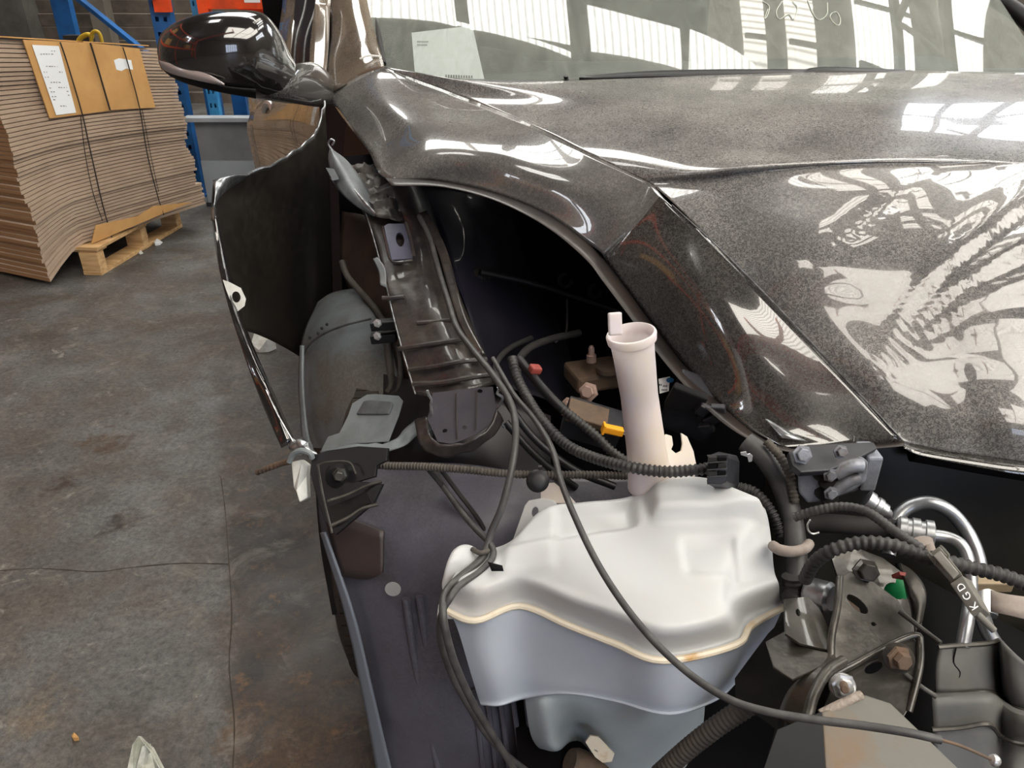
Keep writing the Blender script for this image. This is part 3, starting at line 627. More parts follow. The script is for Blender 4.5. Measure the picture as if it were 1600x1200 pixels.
# ---- windscreen, cowl, pillar
def glass_pt(u, t):
    x0 = -.325-.23*t; x1 = 1.30-.06*t; x = x0+(x1-x0)*u; return Vector((x, 1.885+.10*((x-.42)/.8)**2+.80*t-.012, 1.035+.50*t-.05*t*t))
surf('windshield', [[glass_pt(u/6, t) for u in range(7)] for t in (1.0, .75, .5, .25, 0)], M['glass'], car, 'dusty windscreen with drawn-on smears', k=(8, 8), thick=.0)
surf('cowl', [YY([(640,125,1.93),(850,124,1.93),(1000,118,1.93),(1200,111,1.95),(1400,108,2.0),(1640,108,2.1)]), YY([(640,131,1.88),(850,132,1.85),(1000,128,1.85),(1200,122,1.86),(1400,118,1.88),(1640,118,1.96)])], M['black'], car, 'black plastic cowl strip', k=(6, 3), thick=.004)
wa = surf('wiper_arm', [YY([(905,121,1.86),(1010,113,1.86),(1120,110,1.86),(1262,110,1.86)]), YY([(905,124,1.84),(1010,121,1.84),(1120,120,1.84),(1262,117,1.84)])], M['black'], car, None, k=(5, 3), thick=.006)
surf('wiper_cover', [YY([(1246,116,1.86),(1272,107,1.86),(1330,107,1.86),(1425,112,1.87)]), YY([(1240,121,1.84),(1275,118,1.84),(1340,115,1.84),(1425,115,1.85)])], M['black'], wa, None, k=(5, 3), thick=.006)
bolt('washer_jet', Y(884, 124, 1.86), Vector((0, -.4, 1)), .005, .008, M['black'], wa)
pil_ = surf('front_pillar', [YY([(500,-110,2.62),(528,-110,2.56),(545,-110,2.52),(556,-110,2.56)]), YY([(515,0,2.30),(538,0,2.22),(560,0,2.20),(579,0,2.26)]),
   YY([(517,50,2.17),(542,50,2.09),(570,50,2.06),(588,52,2.12)]), YY([(511,100,2.03),(535,95,1.98),(568,80,1.96),(595,84,1.99)]), P_([(510,149,1.0),(532,137,1.022),(562,119,1.047),(601,105,1.070)])], M['paint_side'], car, 'dusty grey windscreen pillar', k=(6, 6), thick=.002)
tube('pillar_seam', YY([(562,92,1.915),(575,87,1.925),(592,88,1.94)]), .0022, M['paint_glint'], pil_, 'bright seam at the pillar foot', k=5, seg=6)
tube('screen_seal', YY([(566,-110,2.53),(583,0,2.245),(592,55,2.10),(600,100,1.96)]), .006, M['rubber'], pil_, 'black windscreen seal', k=6, seg=8)
tube('far_pillar', YY([(1430,-110,2.60),(1530,-20,2.38),(1600,28,2.25),(1680,110,2.05)]), .022, M['black'], car, 'black far side windscreen pillar', k=6, seg=12)
surf('roof_panel', [YY([(500,-112,2.62),(760,-114,2.47),(950,-114,2.43),(1150,-114,2.43),(1320,-114,2.5),(1440,-112,2.62)]), [v+Vector((-.12, .55, .05)) for v in YY([(500,-112,2.62),(760,-114,2.47),(950,-114,2.43),(1150,-114,2.43),(1320,-114,2.5),(1440,-112,2.62)])], [v+Vector((-.3, 1.5, .0)) for v in YY([(500,-112,2.62),(760,-114,2.47),(950,-114,2.43),(1150,-114,2.43),(1320,-114,2.5),(1440,-112,2.62)])]], M['paint'], car, None, k=(5, 5), thick=.002)
dashb = surf('dashboard', [[Vector((-.42, 1.99, .98)), Vector((.4, 1.95, .98)), Vector((1.3, 2.1, .98))], [Vector((-.5, 2.2, 1.03)), Vector((.4, 2.15, 1.02)), Vector((1.25, 2.3, 1.03))], [Vector((-.55, 2.45, 1.0)), Vector((.35, 2.4, 1.0)), Vector((1.2, 2.5, 1.0))], [Vector((-.6, 2.6, .6)), Vector((.3, 2.6, .6)), Vector((1.15, 2.6, .6))]], M['dash'], car, 'dark dashboard behind the glass', k=(5, 5), thick=.004)
loft('instrument_hood', [(Vector((-.36, 2.25, 1.02)), Vector((0, 0, .01)), Vector((0, .03, 0)), 2), (Vector((-.26, 2.25, 1.03)), Vector((0, 0, .05)), Vector((0, .09, 0)), 2), (Vector((-.05, 2.23, 1.03)), Vector((0, 0, .05)), Vector((0, .09, 0)), 2), (Vector((.12, 2.23, 1.02)), Vector((0, 0, .01)), Vector((0, .03, 0)), 2)], M['black_dull'], dashb)
surf('cabin_back', [[Vector((-1.05, 3.6, 1.35)), Vector((.9, 3.9, 1.35))], [Vector((-1.05, 3.6, .3)), Vector((.9, 3.9, .3))]], M['cavity'], car, None, k=(3, 3))
def on_glass(px, py):
    lo, hi = 1.7, 2.8
    for _ in range(30):
        m_ = (lo+hi)/2; p = Y(px, py, m_); x = p.x; t = (m_-(1.885+.10*((x-.42)/.8)**2-.012))/.80
        if p.z > 1.035+.50*t-.05*t*t: lo = m_
        else: hi = m_
    return Y(px, py, lo-.003)
wsd = bpy.data.objects['windshield']
for q in ([(1192,2),(1202,10),(1199,24),(1195,28),(1200,14)], [(1222,2),(1213,18),(1218,30),(1232,22),(1240,30),(1246,12),(1238,2)], [(1262,0),(1270,20),(1280,31),(1292,22),(1293,4)], [(1300,20),(1308,19),(1313,30),(1311,39),(1303,36),(1297,26),(1300,20)]):
    tube('finger_smear', [on_glass(x, y) for x, y in q], .0011, mat('smear', 'c4c8bc', .8), wsd, 'finger-drawn loop in the dust', k=5, seg=5)
# door side
door = surf('front_door', [YY([(405,145,3.0),(440,145,2.5),(480,145,2.15),(512,145,1.98)]), YY([(390,188,3.0),(435,190,2.5),(478,190,2.13),(510,190,1.97)]), YY([(398,240,3.0),(440,240,2.5),(480,240,2.13),(510,240,1.97)]), YY([(414,300,3.0),(446,300,2.5),(485,300,2.13),(512,300,1.97)]), YY([(450,390,2.95),(475,400,2.48),(502,410,2.13),(520,420,1.97)])], M['paint_side'], car, 'dusty front door skin with warm reflections', k=(6, 6), thick=.002)
surf('door_edge', [YY([(390,150,3.02),(392,180,3.02),(388,200,3.0),(398,250,3.0),(408,292,3.0)]), YY([(406,146,2.98),(406,180,2.9),(404,200,2.9),(412,250,2.9),(420,292,2.9)])], M['paint'], door, None, k=(6, 3), thick=.01)
tube('door_handle', YY([(413,172,2.72),(417,163,2.68),(424,164,2.66),(428,174,2.64)]), .012, M['silver'], door, 'bright door handle', k=4, seg=8)
wf_ = surf('window_frame', [YY([(448,-110,3.0),(470,-110,2.86)]), YY([(444,0,2.78),(468,0,2.66)]), YY([(437,55,2.66),(458,55,2.5)]), YY([(434,100,2.55),(455,108,2.38)])], M['paint_side'], door, 'brownish grey rear of the window frame', k=(3, 5), thick=.01)
surf('side_glass', [YY([(466,-110,2.86),(515,-110,2.6)]), YY([(462,0,2.66),(512,0,2.32)]), YY([(455,80,2.45),(505,80,2.1)]), YY([(450,135,2.4),(500,135,2.02)])], M['black'], door, 'dark side window', k=(3, 5), thick=.004)
for xs in ((470, 463), (487, 478)): tube('window_channel', YY([(xs[0]+14,-110,2.7),(xs[0]+8,0,2.44),(xs[1],60,2.28),(xs[1]-4,115,2.18)]), .004, M['hose_grey'], door, k=5, seg=6)
surf('mirror_sail', [YY([(493,0,2.2),(516,0,2.24)]), YY([(486,60,2.1),(514,60,2.1)]), YY([(484,100,2.0),(510,110,1.97)]), YY([(486,128,1.93),(508,135,1.92)])], M['paint_side'], door, 'grey triangular panel at the mirror foot', k=(3, 5), thick=.006)
# ---- wing mirror
def sec(px, y0, y1, yy, hd, e=2.2):
    a, b_ = Y(px, y0, yy), Y(px, y1, yy); c = (a+b_)/2; return (c, (a-b_)/2, Vector((.25*hd, -hd, 0)), e)
mir = loft('wing_mirror', [sec(246,76,84,1.60,.004), sec(249,58,102,1.59,.02), sec(260,44,114,1.58,.04), sec(285,30,126,1.57,.055), sec(320,20,137,1.57,.065), sec(360,16,145,1.58,.072), sec(398,17,151,1.60,.072), sec(420,27,154,1.62,.068), sec(440,55,152,1.64,.058), sec(453,84,145,1.66,.045), sec(462,100,140,1.67,.03)], M['mirror_paint'], car, 'glossy black wing mirror housing', k=5, seg=40)
loft('mirror_arm', [sec(398,128,153,1.60,.03), sec(430,115,158,1.63,.045), sec(462,100,162,1.68,.05), sec(490,98,166,1.78,.05), sec(512,112,166,1.88,.04), sec(524,128,160,1.93,.02)], M['paint_clean'], mir, 'glossy black mirror arm', k=5, seg=28)
surf('turn_signal', [YY([(248,94,1.545),(268,100,1.53),(295,108,1.518),(325,116,1.51),(348,129,1.512)]), YY([(250,99,1.545),(268,106,1.527),(295,115,1.515),(325,123,1.508),(350,131,1.512)]), YY([(254,108,1.55),(270,115,1.533),(296,122,1.52),(325,128,1.513),(351,132,1.514)])], M['lens'], mir, 'clear amber-tinted turn signal lens', k=(6, 4), thick=.004)
surf('lower_trim', [YY([(256,109,1.55),(285,121,1.53),(330,131,1.52),(365,137,1.525),(400,140,1.54)]), YY([(266,118,1.565),(290,129,1.55),(330,140,1.54),(365,147,1.545),(400,153,1.56)])], M['black_dull'], mir, 'matt grey lower edge of the mirror', k=(6, 4), thick=.003)
# ---- torn fender
rf = random.Random(5)
def jag(p, a): return (p[0]+rf.uniform(-a, a), p[1]+rf.uniform(-a, a)*1.4, p[2])
top = [(334,283,1.28),(360,280,1.31),(385,274,1.36),(410,262,1.40),(430,255,1.45),(448,246,1.50),(465,234,1.55),(478,222,1.6),(490,212,1.65),(497,200,1.68),(503,172,1.76),(507,158,1.8)]
edge = []
for a, b_ in zip(top[:-1], top[1:]):
    edge.append(a); edge.append(tuple(x+rf.uniform(-s, s) for x, s in zip(((a[0]+b_[0])/2, (a[1]+b_[1])/2, (a[2]+b_[2])/2), (2.5, 3, .004))))
edge.append(top[-1]); ns_ = len(edge)
def rowY(pts):   # resample a coarse row to the edge's column count
    p = spline([Vector(q) for q in pts], 12); return [tuple(p[round(i*(len(p)-1)/(ns_-1))]) for i in range(ns_)]
fr_ = [edge, rowY([(332,300,1.26),(385,300,1.37),(430,290,1.46),(470,275,1.56),(498,255,1.66),(512,230,1.75)]),
  rowY([(331,335,1.235),(385,335,1.36),(430,330,1.47),(470,325,1.57),(500,315,1.66),(515,300,1.75)]),
  rowY([(341,410,1.18),(385,420,1.34),(430,420,1.46),(470,415,1.56),(500,410,1.62),(518,400,1.7)]),
  rowY([(355,470,1.14),(390,475,1.32),(430,485,1.43),(465,490,1.52),(495,490,1.58),(518,480,1.66)]),
  rowY([(372,516,1.10),(395,520,1.28),(430,535,1.38),(460,552,1.45),(480,565,1.52),(500,575,1.6)])]
fen = surf('front_fender', [YY(r) for r in fr_], M['fender_in'], car, 'black inside of the torn front fender', k=(2, 6), thick=.0012)
tube('torn_edge', YY(edge), .0022, M['torn'], fen, 'bright jagged torn metal edge', k=2, seg=6)
surf('folded_corner', [YY([(333,282,1.275),(350,277,1.28),(372,273,1.31),(386,274,1.35)]), YY([(336,300,1.24),(348,292,1.27),(362,288,1.31),(378,283,1.35)]), YY([(334,325,1.22),(342,312,1.26),(352,300,1.30),(366,292,1.34)])], M['torn'], fen, 'bare folded corner of the fender', k=(4, 4), thick=.0012)
surf('arch_flange', [YY([(331,335,1.235),(338,380,1.205),(345,430,1.16),(360,490,1.11),(385,565,1.04),(412,635,1.0),(440,700,.96)]), YY([(336,335,1.235),(345,380,1.21),(355,430,1.165),(371,490,1.115),(397,560,1.045),(425,625,1.0),(455,692,.965)]), YY([(340,338,1.25),(350,382,1.23),(362,432,1.19),(378,495,1.14),(403,560,1.07),(431,622,1.02),(460,688,.985)])], M['mirror_paint'], fen, 'glossy curved wheel arch edge of the fender', k=(8, 5), thick=.002)
tube('flange_highlight', YY([(352,420,1.17),(362,470,1.125),(378,515,1.085),(400,572,1.035),(430,640,.99),(458,690,.96)]), .0014, M['torn'], fen, 'pale line drawn as the highlight along the arch edge', k=6, seg=6)  # gloss highlight of the flange, drawn as a pale tube
plate('mounting_tab', [(350,440,1.14),(385,470,1.13),(370,490,1.12)], [(348,437),(359,441),(376,450),(384,467),(382,478),(372,486),(367,492),(360,470),(353,452)], M['white_dirty'], fen, 'pale mounting tab with a square hole', holes=[ell(369,464,7,9,-10,12)], thick=.002)
surf('rust_spot', [YY([(330,325,1.228),(334,323,1.228)]), YY([(330,345,1.222),(335,345,1.222)])], M['rust'], fen, 'orange rust patch', k=(3, 3), thick=.002)
# ---- bay walls and dark shells
bay = plate('hinge_pillar', [(500,300,1.9),(700,300,1.75),(600,600,1.72)], [(499,165),(514,152),(606,262),(640,285),(720,300),(780,620),(540,610),(508,470)], M['black'], car, 'black bodywork behind the missing fender', thick=.01)
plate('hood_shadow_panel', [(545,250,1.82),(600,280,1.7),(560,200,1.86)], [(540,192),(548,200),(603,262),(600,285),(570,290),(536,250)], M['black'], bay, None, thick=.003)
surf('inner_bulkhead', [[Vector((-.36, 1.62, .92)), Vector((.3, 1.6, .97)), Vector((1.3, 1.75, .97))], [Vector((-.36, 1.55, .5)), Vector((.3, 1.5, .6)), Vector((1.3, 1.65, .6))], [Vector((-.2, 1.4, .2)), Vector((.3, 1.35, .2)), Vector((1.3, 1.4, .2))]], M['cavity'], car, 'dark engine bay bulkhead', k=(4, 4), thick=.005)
surf('inner_apron', [YY([(630,285,1.5),(700,290,1.55),(800,310,1.55)]), YY([(680,350,1.42),(740,350,1.46),(820,380,1.5)]), YY([(705,420,1.32),(760,430,1.35),(850,450,1.42)]), YY([(728,480,1.22),(790,490,1.26),(880,520,1.34)]), YY([(750,545,1.13),(810,560,1.17),(900,590,1.24)]), YY([(775,600,1.06),(840,620,1.1),(930,650,1.15)])], mat('apron', '15141c', .4, coat=.2, col2='23222f', ns=5, nlo=.5, nhi=.75), car, 'dark violet inner wing panel', k=(6, 6), thick=.002)
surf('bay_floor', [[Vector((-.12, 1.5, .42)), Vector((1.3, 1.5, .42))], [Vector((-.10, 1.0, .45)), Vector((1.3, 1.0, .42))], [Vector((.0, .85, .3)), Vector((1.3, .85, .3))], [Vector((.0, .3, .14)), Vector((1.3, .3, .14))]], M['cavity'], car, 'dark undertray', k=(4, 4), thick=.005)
shr = surf('radiator_shroud', [[Vector((.36, .93, .735)), Vector((.75, .95, .75)), Vector((1.3, .98, .75))], [Vector((.36, .90, .6)), Vector((.75, .90, .62)), Vector((1.3, .93, .62))], [Vector((.34, .84, .35)), Vector((.75, .84, .35)), Vector((1.3, .86, .35))]], mat('shroud', '100f0b', .38, col2='23211a', ns=4, spec=.2), car, 'black radiator shroud under the hood edge', k=(6, 6), thick=.004)
tube('shroud_rib', [Vector((.55, .888, .67)), Vector((.75, .875, .64)), Vector((1.1, .88, .60))], .012, M['cavity'], shr, k=6)
bolt('shroud_clip', Vector((.665, .885, .655)), Vector((0, -1, .2)), .007, .006, M['black'], shr)
# ---- apron rail
def rough(v, j, i): return v+Vector((0, 0, .0022*noise.noise(v*26)+.0012*noise.noise(v*70)))
rail = surf('apron_rail', [YY([(560,318,1.46),(597,290,1.46),(632,282,1.46),(662,295,1.5)]), YY([(588,378,1.33),(628,362,1.34),(655,352,1.34),(682,350,1.39)]), YY([(600,430,1.25),(640,425,1.25),(675,420,1.25),(702,418,1.3)]), YY([(613,490,1.17),(650,487,1.155),(690,482,1.15),(724,478,1.2)]), YY([(629,550,1.09),(670,548,1.07),(710,545,1.06),(750,541,1.1)]), YY([(648,616,1.02),(690,620,1.0),(735,610,.99),(776,600,1.02)])], M['rail'], car, 'dusty bent upper apron rail with cross ribs', k=(8, 10), thick=.003, fn=rough)
tube('rail_highlight', YY([(560,300,1.45),(577,350,1.37),(590,395,1.295),(602,440,1.225),(614,492,1.155),(630,552,1.075),(649,616,1.005)]), .0013, M['torn'], rail, 'silver line drawn as the highlight on the rail edge', k=5, seg=6)  # highlight of the rail's left edge, drawn as a silver tube
for a in ([(598,466,1.19),(613,466,1.185),(632,464,1.185)], [(652,505,1.125),(680,503,1.12),(705,500,1.12)], [(624,545,1.085),(650,541,1.075),(690,535,1.07),(728,530,1.07)], [(640,578,1.045),(680,573,1.03),(720,565,1.025),(760,562,1.04)], [(646,600,1.02),(690,598,1.005),(735,590,.998),(770,585,1.01)]):
    tube('cross_rib', YY(a), .0042, M['rail'], rail, k=4, seg=8)
surf('rail_channel', [YY([(655,335,1.37),(668,330,1.37)]), YY([(683,390,1.29),(697,388,1.29)]), YY([(700,450,1.2),(714,447,1.2)]), YY([(718,505,1.12),(730,500,1.12)]), YY([(748,560,1.04),(757,552,1.04)])], M['rail'], rail, None, k=(4, 6), thick=.006)
sb = plate('slot_bracket', [(603,352,1.33),(640,350,1.33),(612,405,1.255)], [(598,354),(606,349),(636,349),(646,395),(644,404),(612,406)], M['violet'], rail, 'violet bracket with an oval slot', holes=[ell(625,374,6,11,-10)], thick=.003, bev=.001)
tube('bracket_edge', YY([(634,348,1.31),(642,375,1.28),(647,402,1.24)]), .003, M['rail'], sb, k=4, seg=8)
tube('bracket_edge', YY([(598,354,1.31),(604,382,1.28),(613,409,1.24),(645,407,1.24)]), .0025, M['rail'], sb, k=4, seg=8)
rr = random.Random(11)
def crush(v, j, i): return v+Vector((.010*noise.noise(v*60), .012*noise.noise(v*55+Vector((5, 0, 0))), .014*noise.noise(v*48+Vector((0, 9, 0)))))
surf('crushed_top', [YY([(548,258,1.58),(575,255,1.58),(600,262,1.56)]), YY([(560,285,1.5),(590,280,1.5),(612,288,1.5)]), YY([(575,315,1.42),(600,312,1.41),(625,315,1.42)]), YY([(592,345,1.35),(612,343,1.345),(632,345,1.35)])], mat('crush', '55504b', .5, metal=.3, col2='2c2725', ns=40, bump=(90, .5, .003)), rail, 'crushed and crumpled rail end', k=(10, 9), thick=.0015, fn=crush)
rf2 = surf('torn_flap', [YY([(516,228,1.56),(517,230,1.555),(519,234,1.56)]), YY([(513,250,1.53),(524,248,1.515),(541,250,1.53)]), YY([(519,275,1.49),(537,272,1.475),(562,276,1.49)]), YY([(532,300,1.45),(555,300,1.43),(578,303,1.45)]), YY([(556,322,1.41),(574,322,1.395),(588,324,1.41)]), YY([(584,338,1.38),(587,338,1.375),(591,339,1.38)])], M['steel_grey'], rail, 'pale grey torn sheet metal flap', k=(5, 6), thick=.0015)
tube('curled_tip', YY([(516,232,1.55),(513,224,1.55),(517,218,1.55),(522,221,1.55),(519,227,1.55)]), .002, M['torn'], rf2, k=5, seg=6)
tube('flap_ridge', YY([(518,234,1.55),(530,258,1.51),(545,285,1.46),(566,312,1.41),(588,336,1.37)]), .0025, M['torn'], rf2, k=5, seg=6)
for a in ([(509,262),(522,264),(530,280),(520,282)], [(516,278),(530,282),(541,298),(528,296)]):
    plate('small_shred', [(a[0][0],a[0][1],1.5),(a[1][0],a[1][1],1.49),(a[2][0],a[2][1],1.46)], a, M['steel_grey'], rail, None, thick=.0015)
surf('bent_strip', [YY([(583,405,1.24),(590,402,1.24)]), YY([(592,425,1.21),(602,420,1.21)]), YY([(594,445,1.19),(604,450,1.19)])], M['liner'], rail, 'pale bent strip at the rail edge', k=(4, 5), thick=.002)
# rail end box
re_ = plate('rail_end_plate', [(670,620,.985),(770,605,.985),(700,700,.93)], [(676,614),(742,606),(770,604),(776,640),(768,662),(742,680),(706,694),(684,690),(668,655)], M['violet_dark'], rail, 'violet end plate with three round holes', holes=[ell(750,611,4,3), ell(695,673,4,3,-20), ell(726,668,4,3,-10)], thick=.002)
for xx in ((712,612,714,690), (745,607,743,676)): tube('plate_crease', YY([(xx[0],xx[1]+3,.975),(xx[2],xx[3]-4,.935)]), .0012, M['rail'], re_, k=2, seg=6)
surf('crumpled_lip', [YY([(648,655,.99),(655,690,.96),(668,706,.94),(700,712,.93),(745,700,.93),(772,680,.94),(786,660,.96)]), YY([(668,650,.985),(672,678,.955),(684,692,.935),(706,696,.925),(742,684,.925),(766,664,.94),(776,640,.96)])], M['rail'], re_, 'dusty folded lip below the end plate', k=(6, 5), thick=.003, fn=lambda v, j, i: v+Vector((0, 0, .006*noise.noise(v*60))))
for q in ([(668,610),(674,640),(671,672),(680,700)], [(776,605),(782,625),(776,645),(790,668)]): tube('shredded_edge', [v+Vector((rr.uniform(-.003,.003), 0, 0)) for v in spline(YY([(x,y,.965) for x,y in q]), 4)], .0022, M['torn'], re_, k=2, seg=5)
# ---- behind rail: suspension / liner area
surf('strut_housing', [YY([(535,330,1.6),(575,340,1.5),(595,380,1.42)]), YY([(532,400,1.55),(570,410,1.46),(603,430,1.38)]), YY([(545,450,1.5),(580,460,1.42),(612,480,1.33)]), YY([(575,490,1.45),(600,510,1.38),(630,540,1.26)]), YY([(600,560,1.4),(625,590,1.28),(655,620,1.2)]), YY([(610,660,1.3),(640,680,1.22),(668,700,1.12)])], mat('strut', '4b3b33', .6, col2='6b5345', ns=9, bump=(40, .3, .003)), car, 'brown primed metal of the strut housing', k=(6, 6), thick=.003)
tube('brake_hose', YY([(534,408,1.46),(542,430,1.44),(558,450,1.42),(580,475,1.38),(596,498,1.33),(604,520,1.27),(608,560,1.22),(612,600,1.18),(606,614,1.17)]), .0065, M['loom_dusty'], car, 'brown brake hose', k=6)
tube('brake_pipe', YY([(622,540,1.2),(626,570,1.18),(624,605,1.16),(614,618,1.16)]), .005, M['loom_dusty'], car, None, k=6)
for yy in (507, 527):
    hb = box('hose_clamp', Y(600, yy, 1.22), (.045, .02, .016), M['black'], car, 'black hose clamp', ax=axes(0, 0, -.1), bev=.002)
    bolt('clamp_screw', Y(590, yy-2, 1.2), Vector((-.2, -1, .3)), .005, .006, M['silver'], hb)
lin_ = surf('wheel_liner', [YY([(497,472,1.5),(520,458,1.48),(555,452,1.46),(585,458,1.45),(602,470,1.45)]), YY([(474,525,1.42),(502,508,1.38),(540,500,1.35),(578,500,1.34),(608,512,1.33)]), YY([(467,590,1.36),(500,580,1.3),(540,575,1.26),(582,575,1.25),(622,585,1.24)]), YY([(470,645,1.3),(505,645,1.24),(545,645,1.2),(590,645,1.18),(640,645,1.18)]), YY([(482,715,1.25),(515,712,1.2),(555,708,1.15),(600,705,1.12),(650,700,1.12)])], M['liner'], car, 'grey dirty wheel arch liner bulging outwards', k=(8, 8), thick=.003)
tube('liner_seam', YY([(472,562,1.345),(482,540,1.34),(505,522,1.325),(540,508,1.31),(580,498,1.315)]), .0022, M['hose_grey'], lin_, k=6, seg=6)
for x, y in ((497, 521), (503, 513), (511, 507), (484, 528)): bolt('liner_rivet', Y(x, y, 1.345), Vector((-.3, -1, .4)), .0022, .003, M['rubber'], lin_)
surf('liner_edge', [YY([(470,540,1.35),(468,600,1.3),(471,660,1.25),(474,700,1.2)]), YY([(474,540,1.34),(474,600,1.29),(479,660,1.24),(487,700,1.19)])], M['bag'], lin_, 'pale rolled edge of the liner', k=(6, 3), thick=.004)
fl = plate('liner_flap', [(545,650,1.1),(620,620,1.08),(600,690,1.02)], [(573,616),(586,615),(622,618),(629,626),(622,650),(606,690),(575,692),(545,694),(522,705),(500,706),(512,682),(530,676),(543,650),(550,630)], M['bag'], car, 'light grey folded plastic flap', thick=.003, bev=.002)
plate('raised_panel', [(545,650,1.095),(620,620,1.075),(600,690,1.015)], [(568,626),(577,624),(611,627),(613,632),(606,647),(556,647)], M['steel_grey'], fl, None, thick=.004, bev=.0015)
surf('flap_skirt', [YY([(500,706,1.06),(545,696,1.04),(606,692,1.0),(632,672,1.02),(652,655,1.05),(668,660,1.05)]), YY([(504,715,1.03),(560,705,1.0),(610,704,.98),(640,690,.99),(662,672,1.02),(676,672,1.02)])], M['bag'], fl, None, k=(6, 4), thick=.002, fn=lambda v, j, i: v+Vector((0, 0, .004*noise.noise(v*50))))
# crumpled corner bracket, lower left
cb = plate('corner_bracket', [(492,720,.92),(590,705,.90),(520,830,.85)], [(488,712),(510,704),(560,697),(606,700),(604,720),(588,728),(586,745),(562,752),(598,756),(584,786),(524,836),(506,812),(493,770),(484,738)], M['black'], car, 'black broken plastic corner bracket', thick=.006, bev=.001)
for a, r_ in (([(512,783),(545,772),(575,758),(597,752)], .0022), ([(516,822),(545,808),(565,795),(590,788)], .0025), ([(497,728),(505,775),(519,833)], .0016), ([(495,728),(512,722),(545,722),(556,740)], .0014)):
    tube('bracket_ridge', YY([(x, y, .892-(y-720)*.0006) for x, y in a]), r_, M['bare'], cb, k=4, seg=6)
plate('step_face', [(512,786,.878),(590,760,.87),(520,826,.845)], [(514,787),(572,765),(576,786),(520,822)], M['black_dull'], cb, None, thick=.004)
lathe('bolt_boss', Y(528, 742, .90), Y(528, 742, .90)+Vector((.1, -1, .2)), [(0, .018), (.012, .016), (.014, .010)], M['black_dull'], cb, None, seg=18)
bolt('boss_bolt', Y(531, 741, .885), Vector((.1, -1, .25)), .007, .01, M['bare'], cb)
prism('white_filler', YY([(455,722,.93),(472,718,.93),(481,726,.93),(479,745,.93),(481,778,.91),(468,785,.90),(463,768,.91),(459,762,.92)]), YY([(458,722,.97),(475,718,.97),(486,726,.97),(484,745,.97),(486,778,.95),(473,785,.94),(468,768,.95),(462,762,.96)]), M['white_dirty'], cb, 'bright white broken foam piece', bev=.002)
surf('crumpled_foil', [YY([(452,690,.97),(462,684,.96),(475,685,.96),(486,690,.95)]), YY([(455,698,.95),(466,694,.94),(478,698,.93),(494,706,.93)]), YY([(454,704,.95),(468,708,.94),(482,710,.93),(494,712,.93)])], M['torn'], cb, 'crumpled bright metal scrap', k=(8, 8), thick=.001, fn=lambda v, j, i: v+Vector((.006*noise.noise(v*90), 0, .008*noise.noise(v*80))))
tube('corner_arc', YY([(452,722,.93),(458,710,.93),(470,704,.925),(484,708,.92),(488,716,.92)]), .004, M['bag'], cb, k=5, seg=8)
tube('rusty_spring', YY([(402,738,1.0),(420,731,.99),(440,724,.98),(456,720,.96)]), .005, M['rust'], car, 'thin rusty ribbed strip sticking out', k=5, corr=(.009, .6))
# ---- splash panel, tyre
spl = surf('splash_panel', [YY([(495,715,1.02),(600,722,1.0),(720,725,.97),(840,740,.95),(1020,745,.98)]), YY([(503,830,.93),(600,830,.9),(720,830,.88),(840,830,.89),(1020,830,.95)]), YY([(540,960,.88),(615,960,.85),(720,960,.83),(840,960,.85),(1020,960,.92)]), YY([(572,1090,.84),(645,1090,.8),(740,1090,.78),(850,1090,.82),(1020,1090,.9)]), YY([(604,1220,.8),(680,1220,.77),(760,1220,.76),(860,1220,.79),(1020,1220,.86)]), YY([(615,1350,.79),(690,1350,.76),(770,1350,.75),(870,1350,.77),(1020,1350,.85)])], M['splash'], car, 'large grey-violet plastic splash panel', k=(8, 8), thick=.003)
surf('panel_edge', [YY([(502,832,.915),(540,960,.865),(568,1090,.825),(592,1220,.795)]), YY([(508,832,.905),(553,960,.855),(585,1090,.815),(616,1220,.785)])], mat('edge', '6a707a', .5), spl, 'pale blue-grey edge strip of the splash panel', k=(8, 4), thick=.004)
for i, a in enumerate(([(634,935),(650,1040),(672,1140),(690,1225)], [(655,932),(672,1040),(696,1140),(716,1225)])):
    tube('panel_rib', YY([(x, y, .84-(y-935)*.00026) for x, y in a]), .006, M['splash'], spl, None, k=6)
for x in (748, 768, 788, 808, 828): tube('panel_rib', YY([(x-8, 1080, .775),(x, 1140, .765),(x+10, 1225, .755)]), .004, M['splash'], spl, None, k=5, seg=8)
surf('panel_step', [YY([(505,800,.925),(560,815,.905),(600,830,.89)]), YY([(535,900,.88),(575,905,.865),(598,895,.86)])], mat('patch', '3a2e2b', .5, col2='2e2727', ns=8), spl, 'brown stained raised patch', k=(5, 5), thick=.004)
for a in ([(668,732),(700,770),(740,820),(770,862)], [(690,735),(720,775),(750,815),(766,850)]): tube('panel_groove', YY([(x, y, .90-(y-735)*.0002) for x, y in a]), .0035, M['rubber'], spl, k=4, seg=8)
lathe('round_sticker', Y(614, 920, .842), Y(614, 920, .842)+Vector((0, -1, .15)), [(0, .0115), (.0015, .0115)], M['silver'], spl, 'round silver foil sticker', seg=24)
wc = Vector((-.30, 1.225, .295))
tyre = lathe('tyre', wc, wc+Vector((1, .0, 0)), [(0, .19), (.0, .26), (.012, .283), (.03, .29), (.20, .29), (.218, .283), (.23, .26), (.23, .19)], M['tyre'], car, 'brown dusty front tyre', seg=64)
tv = []
for i in range(76):
    a = 2*math.pi*i/76
    for j, xo in enumerate((.03, .08, .13, .18)):
        r_ = Vector((0, math.cos(a+.02*j), math.sin(a+.02*j))); t_ = Vector((0, -math.sin(a+.02*j), math.cos(a+.02*j)))
        tv.append(boxvf(wc+Vector((xo+.01, 0, 0))+r_*.292, (Vector((1, 0, 0)), t_, r_), (.042, .021, .010)))
t_o = many('tread_blocks', tv, M['tyre'], tyre); t_o['kind'] = 'stuff'
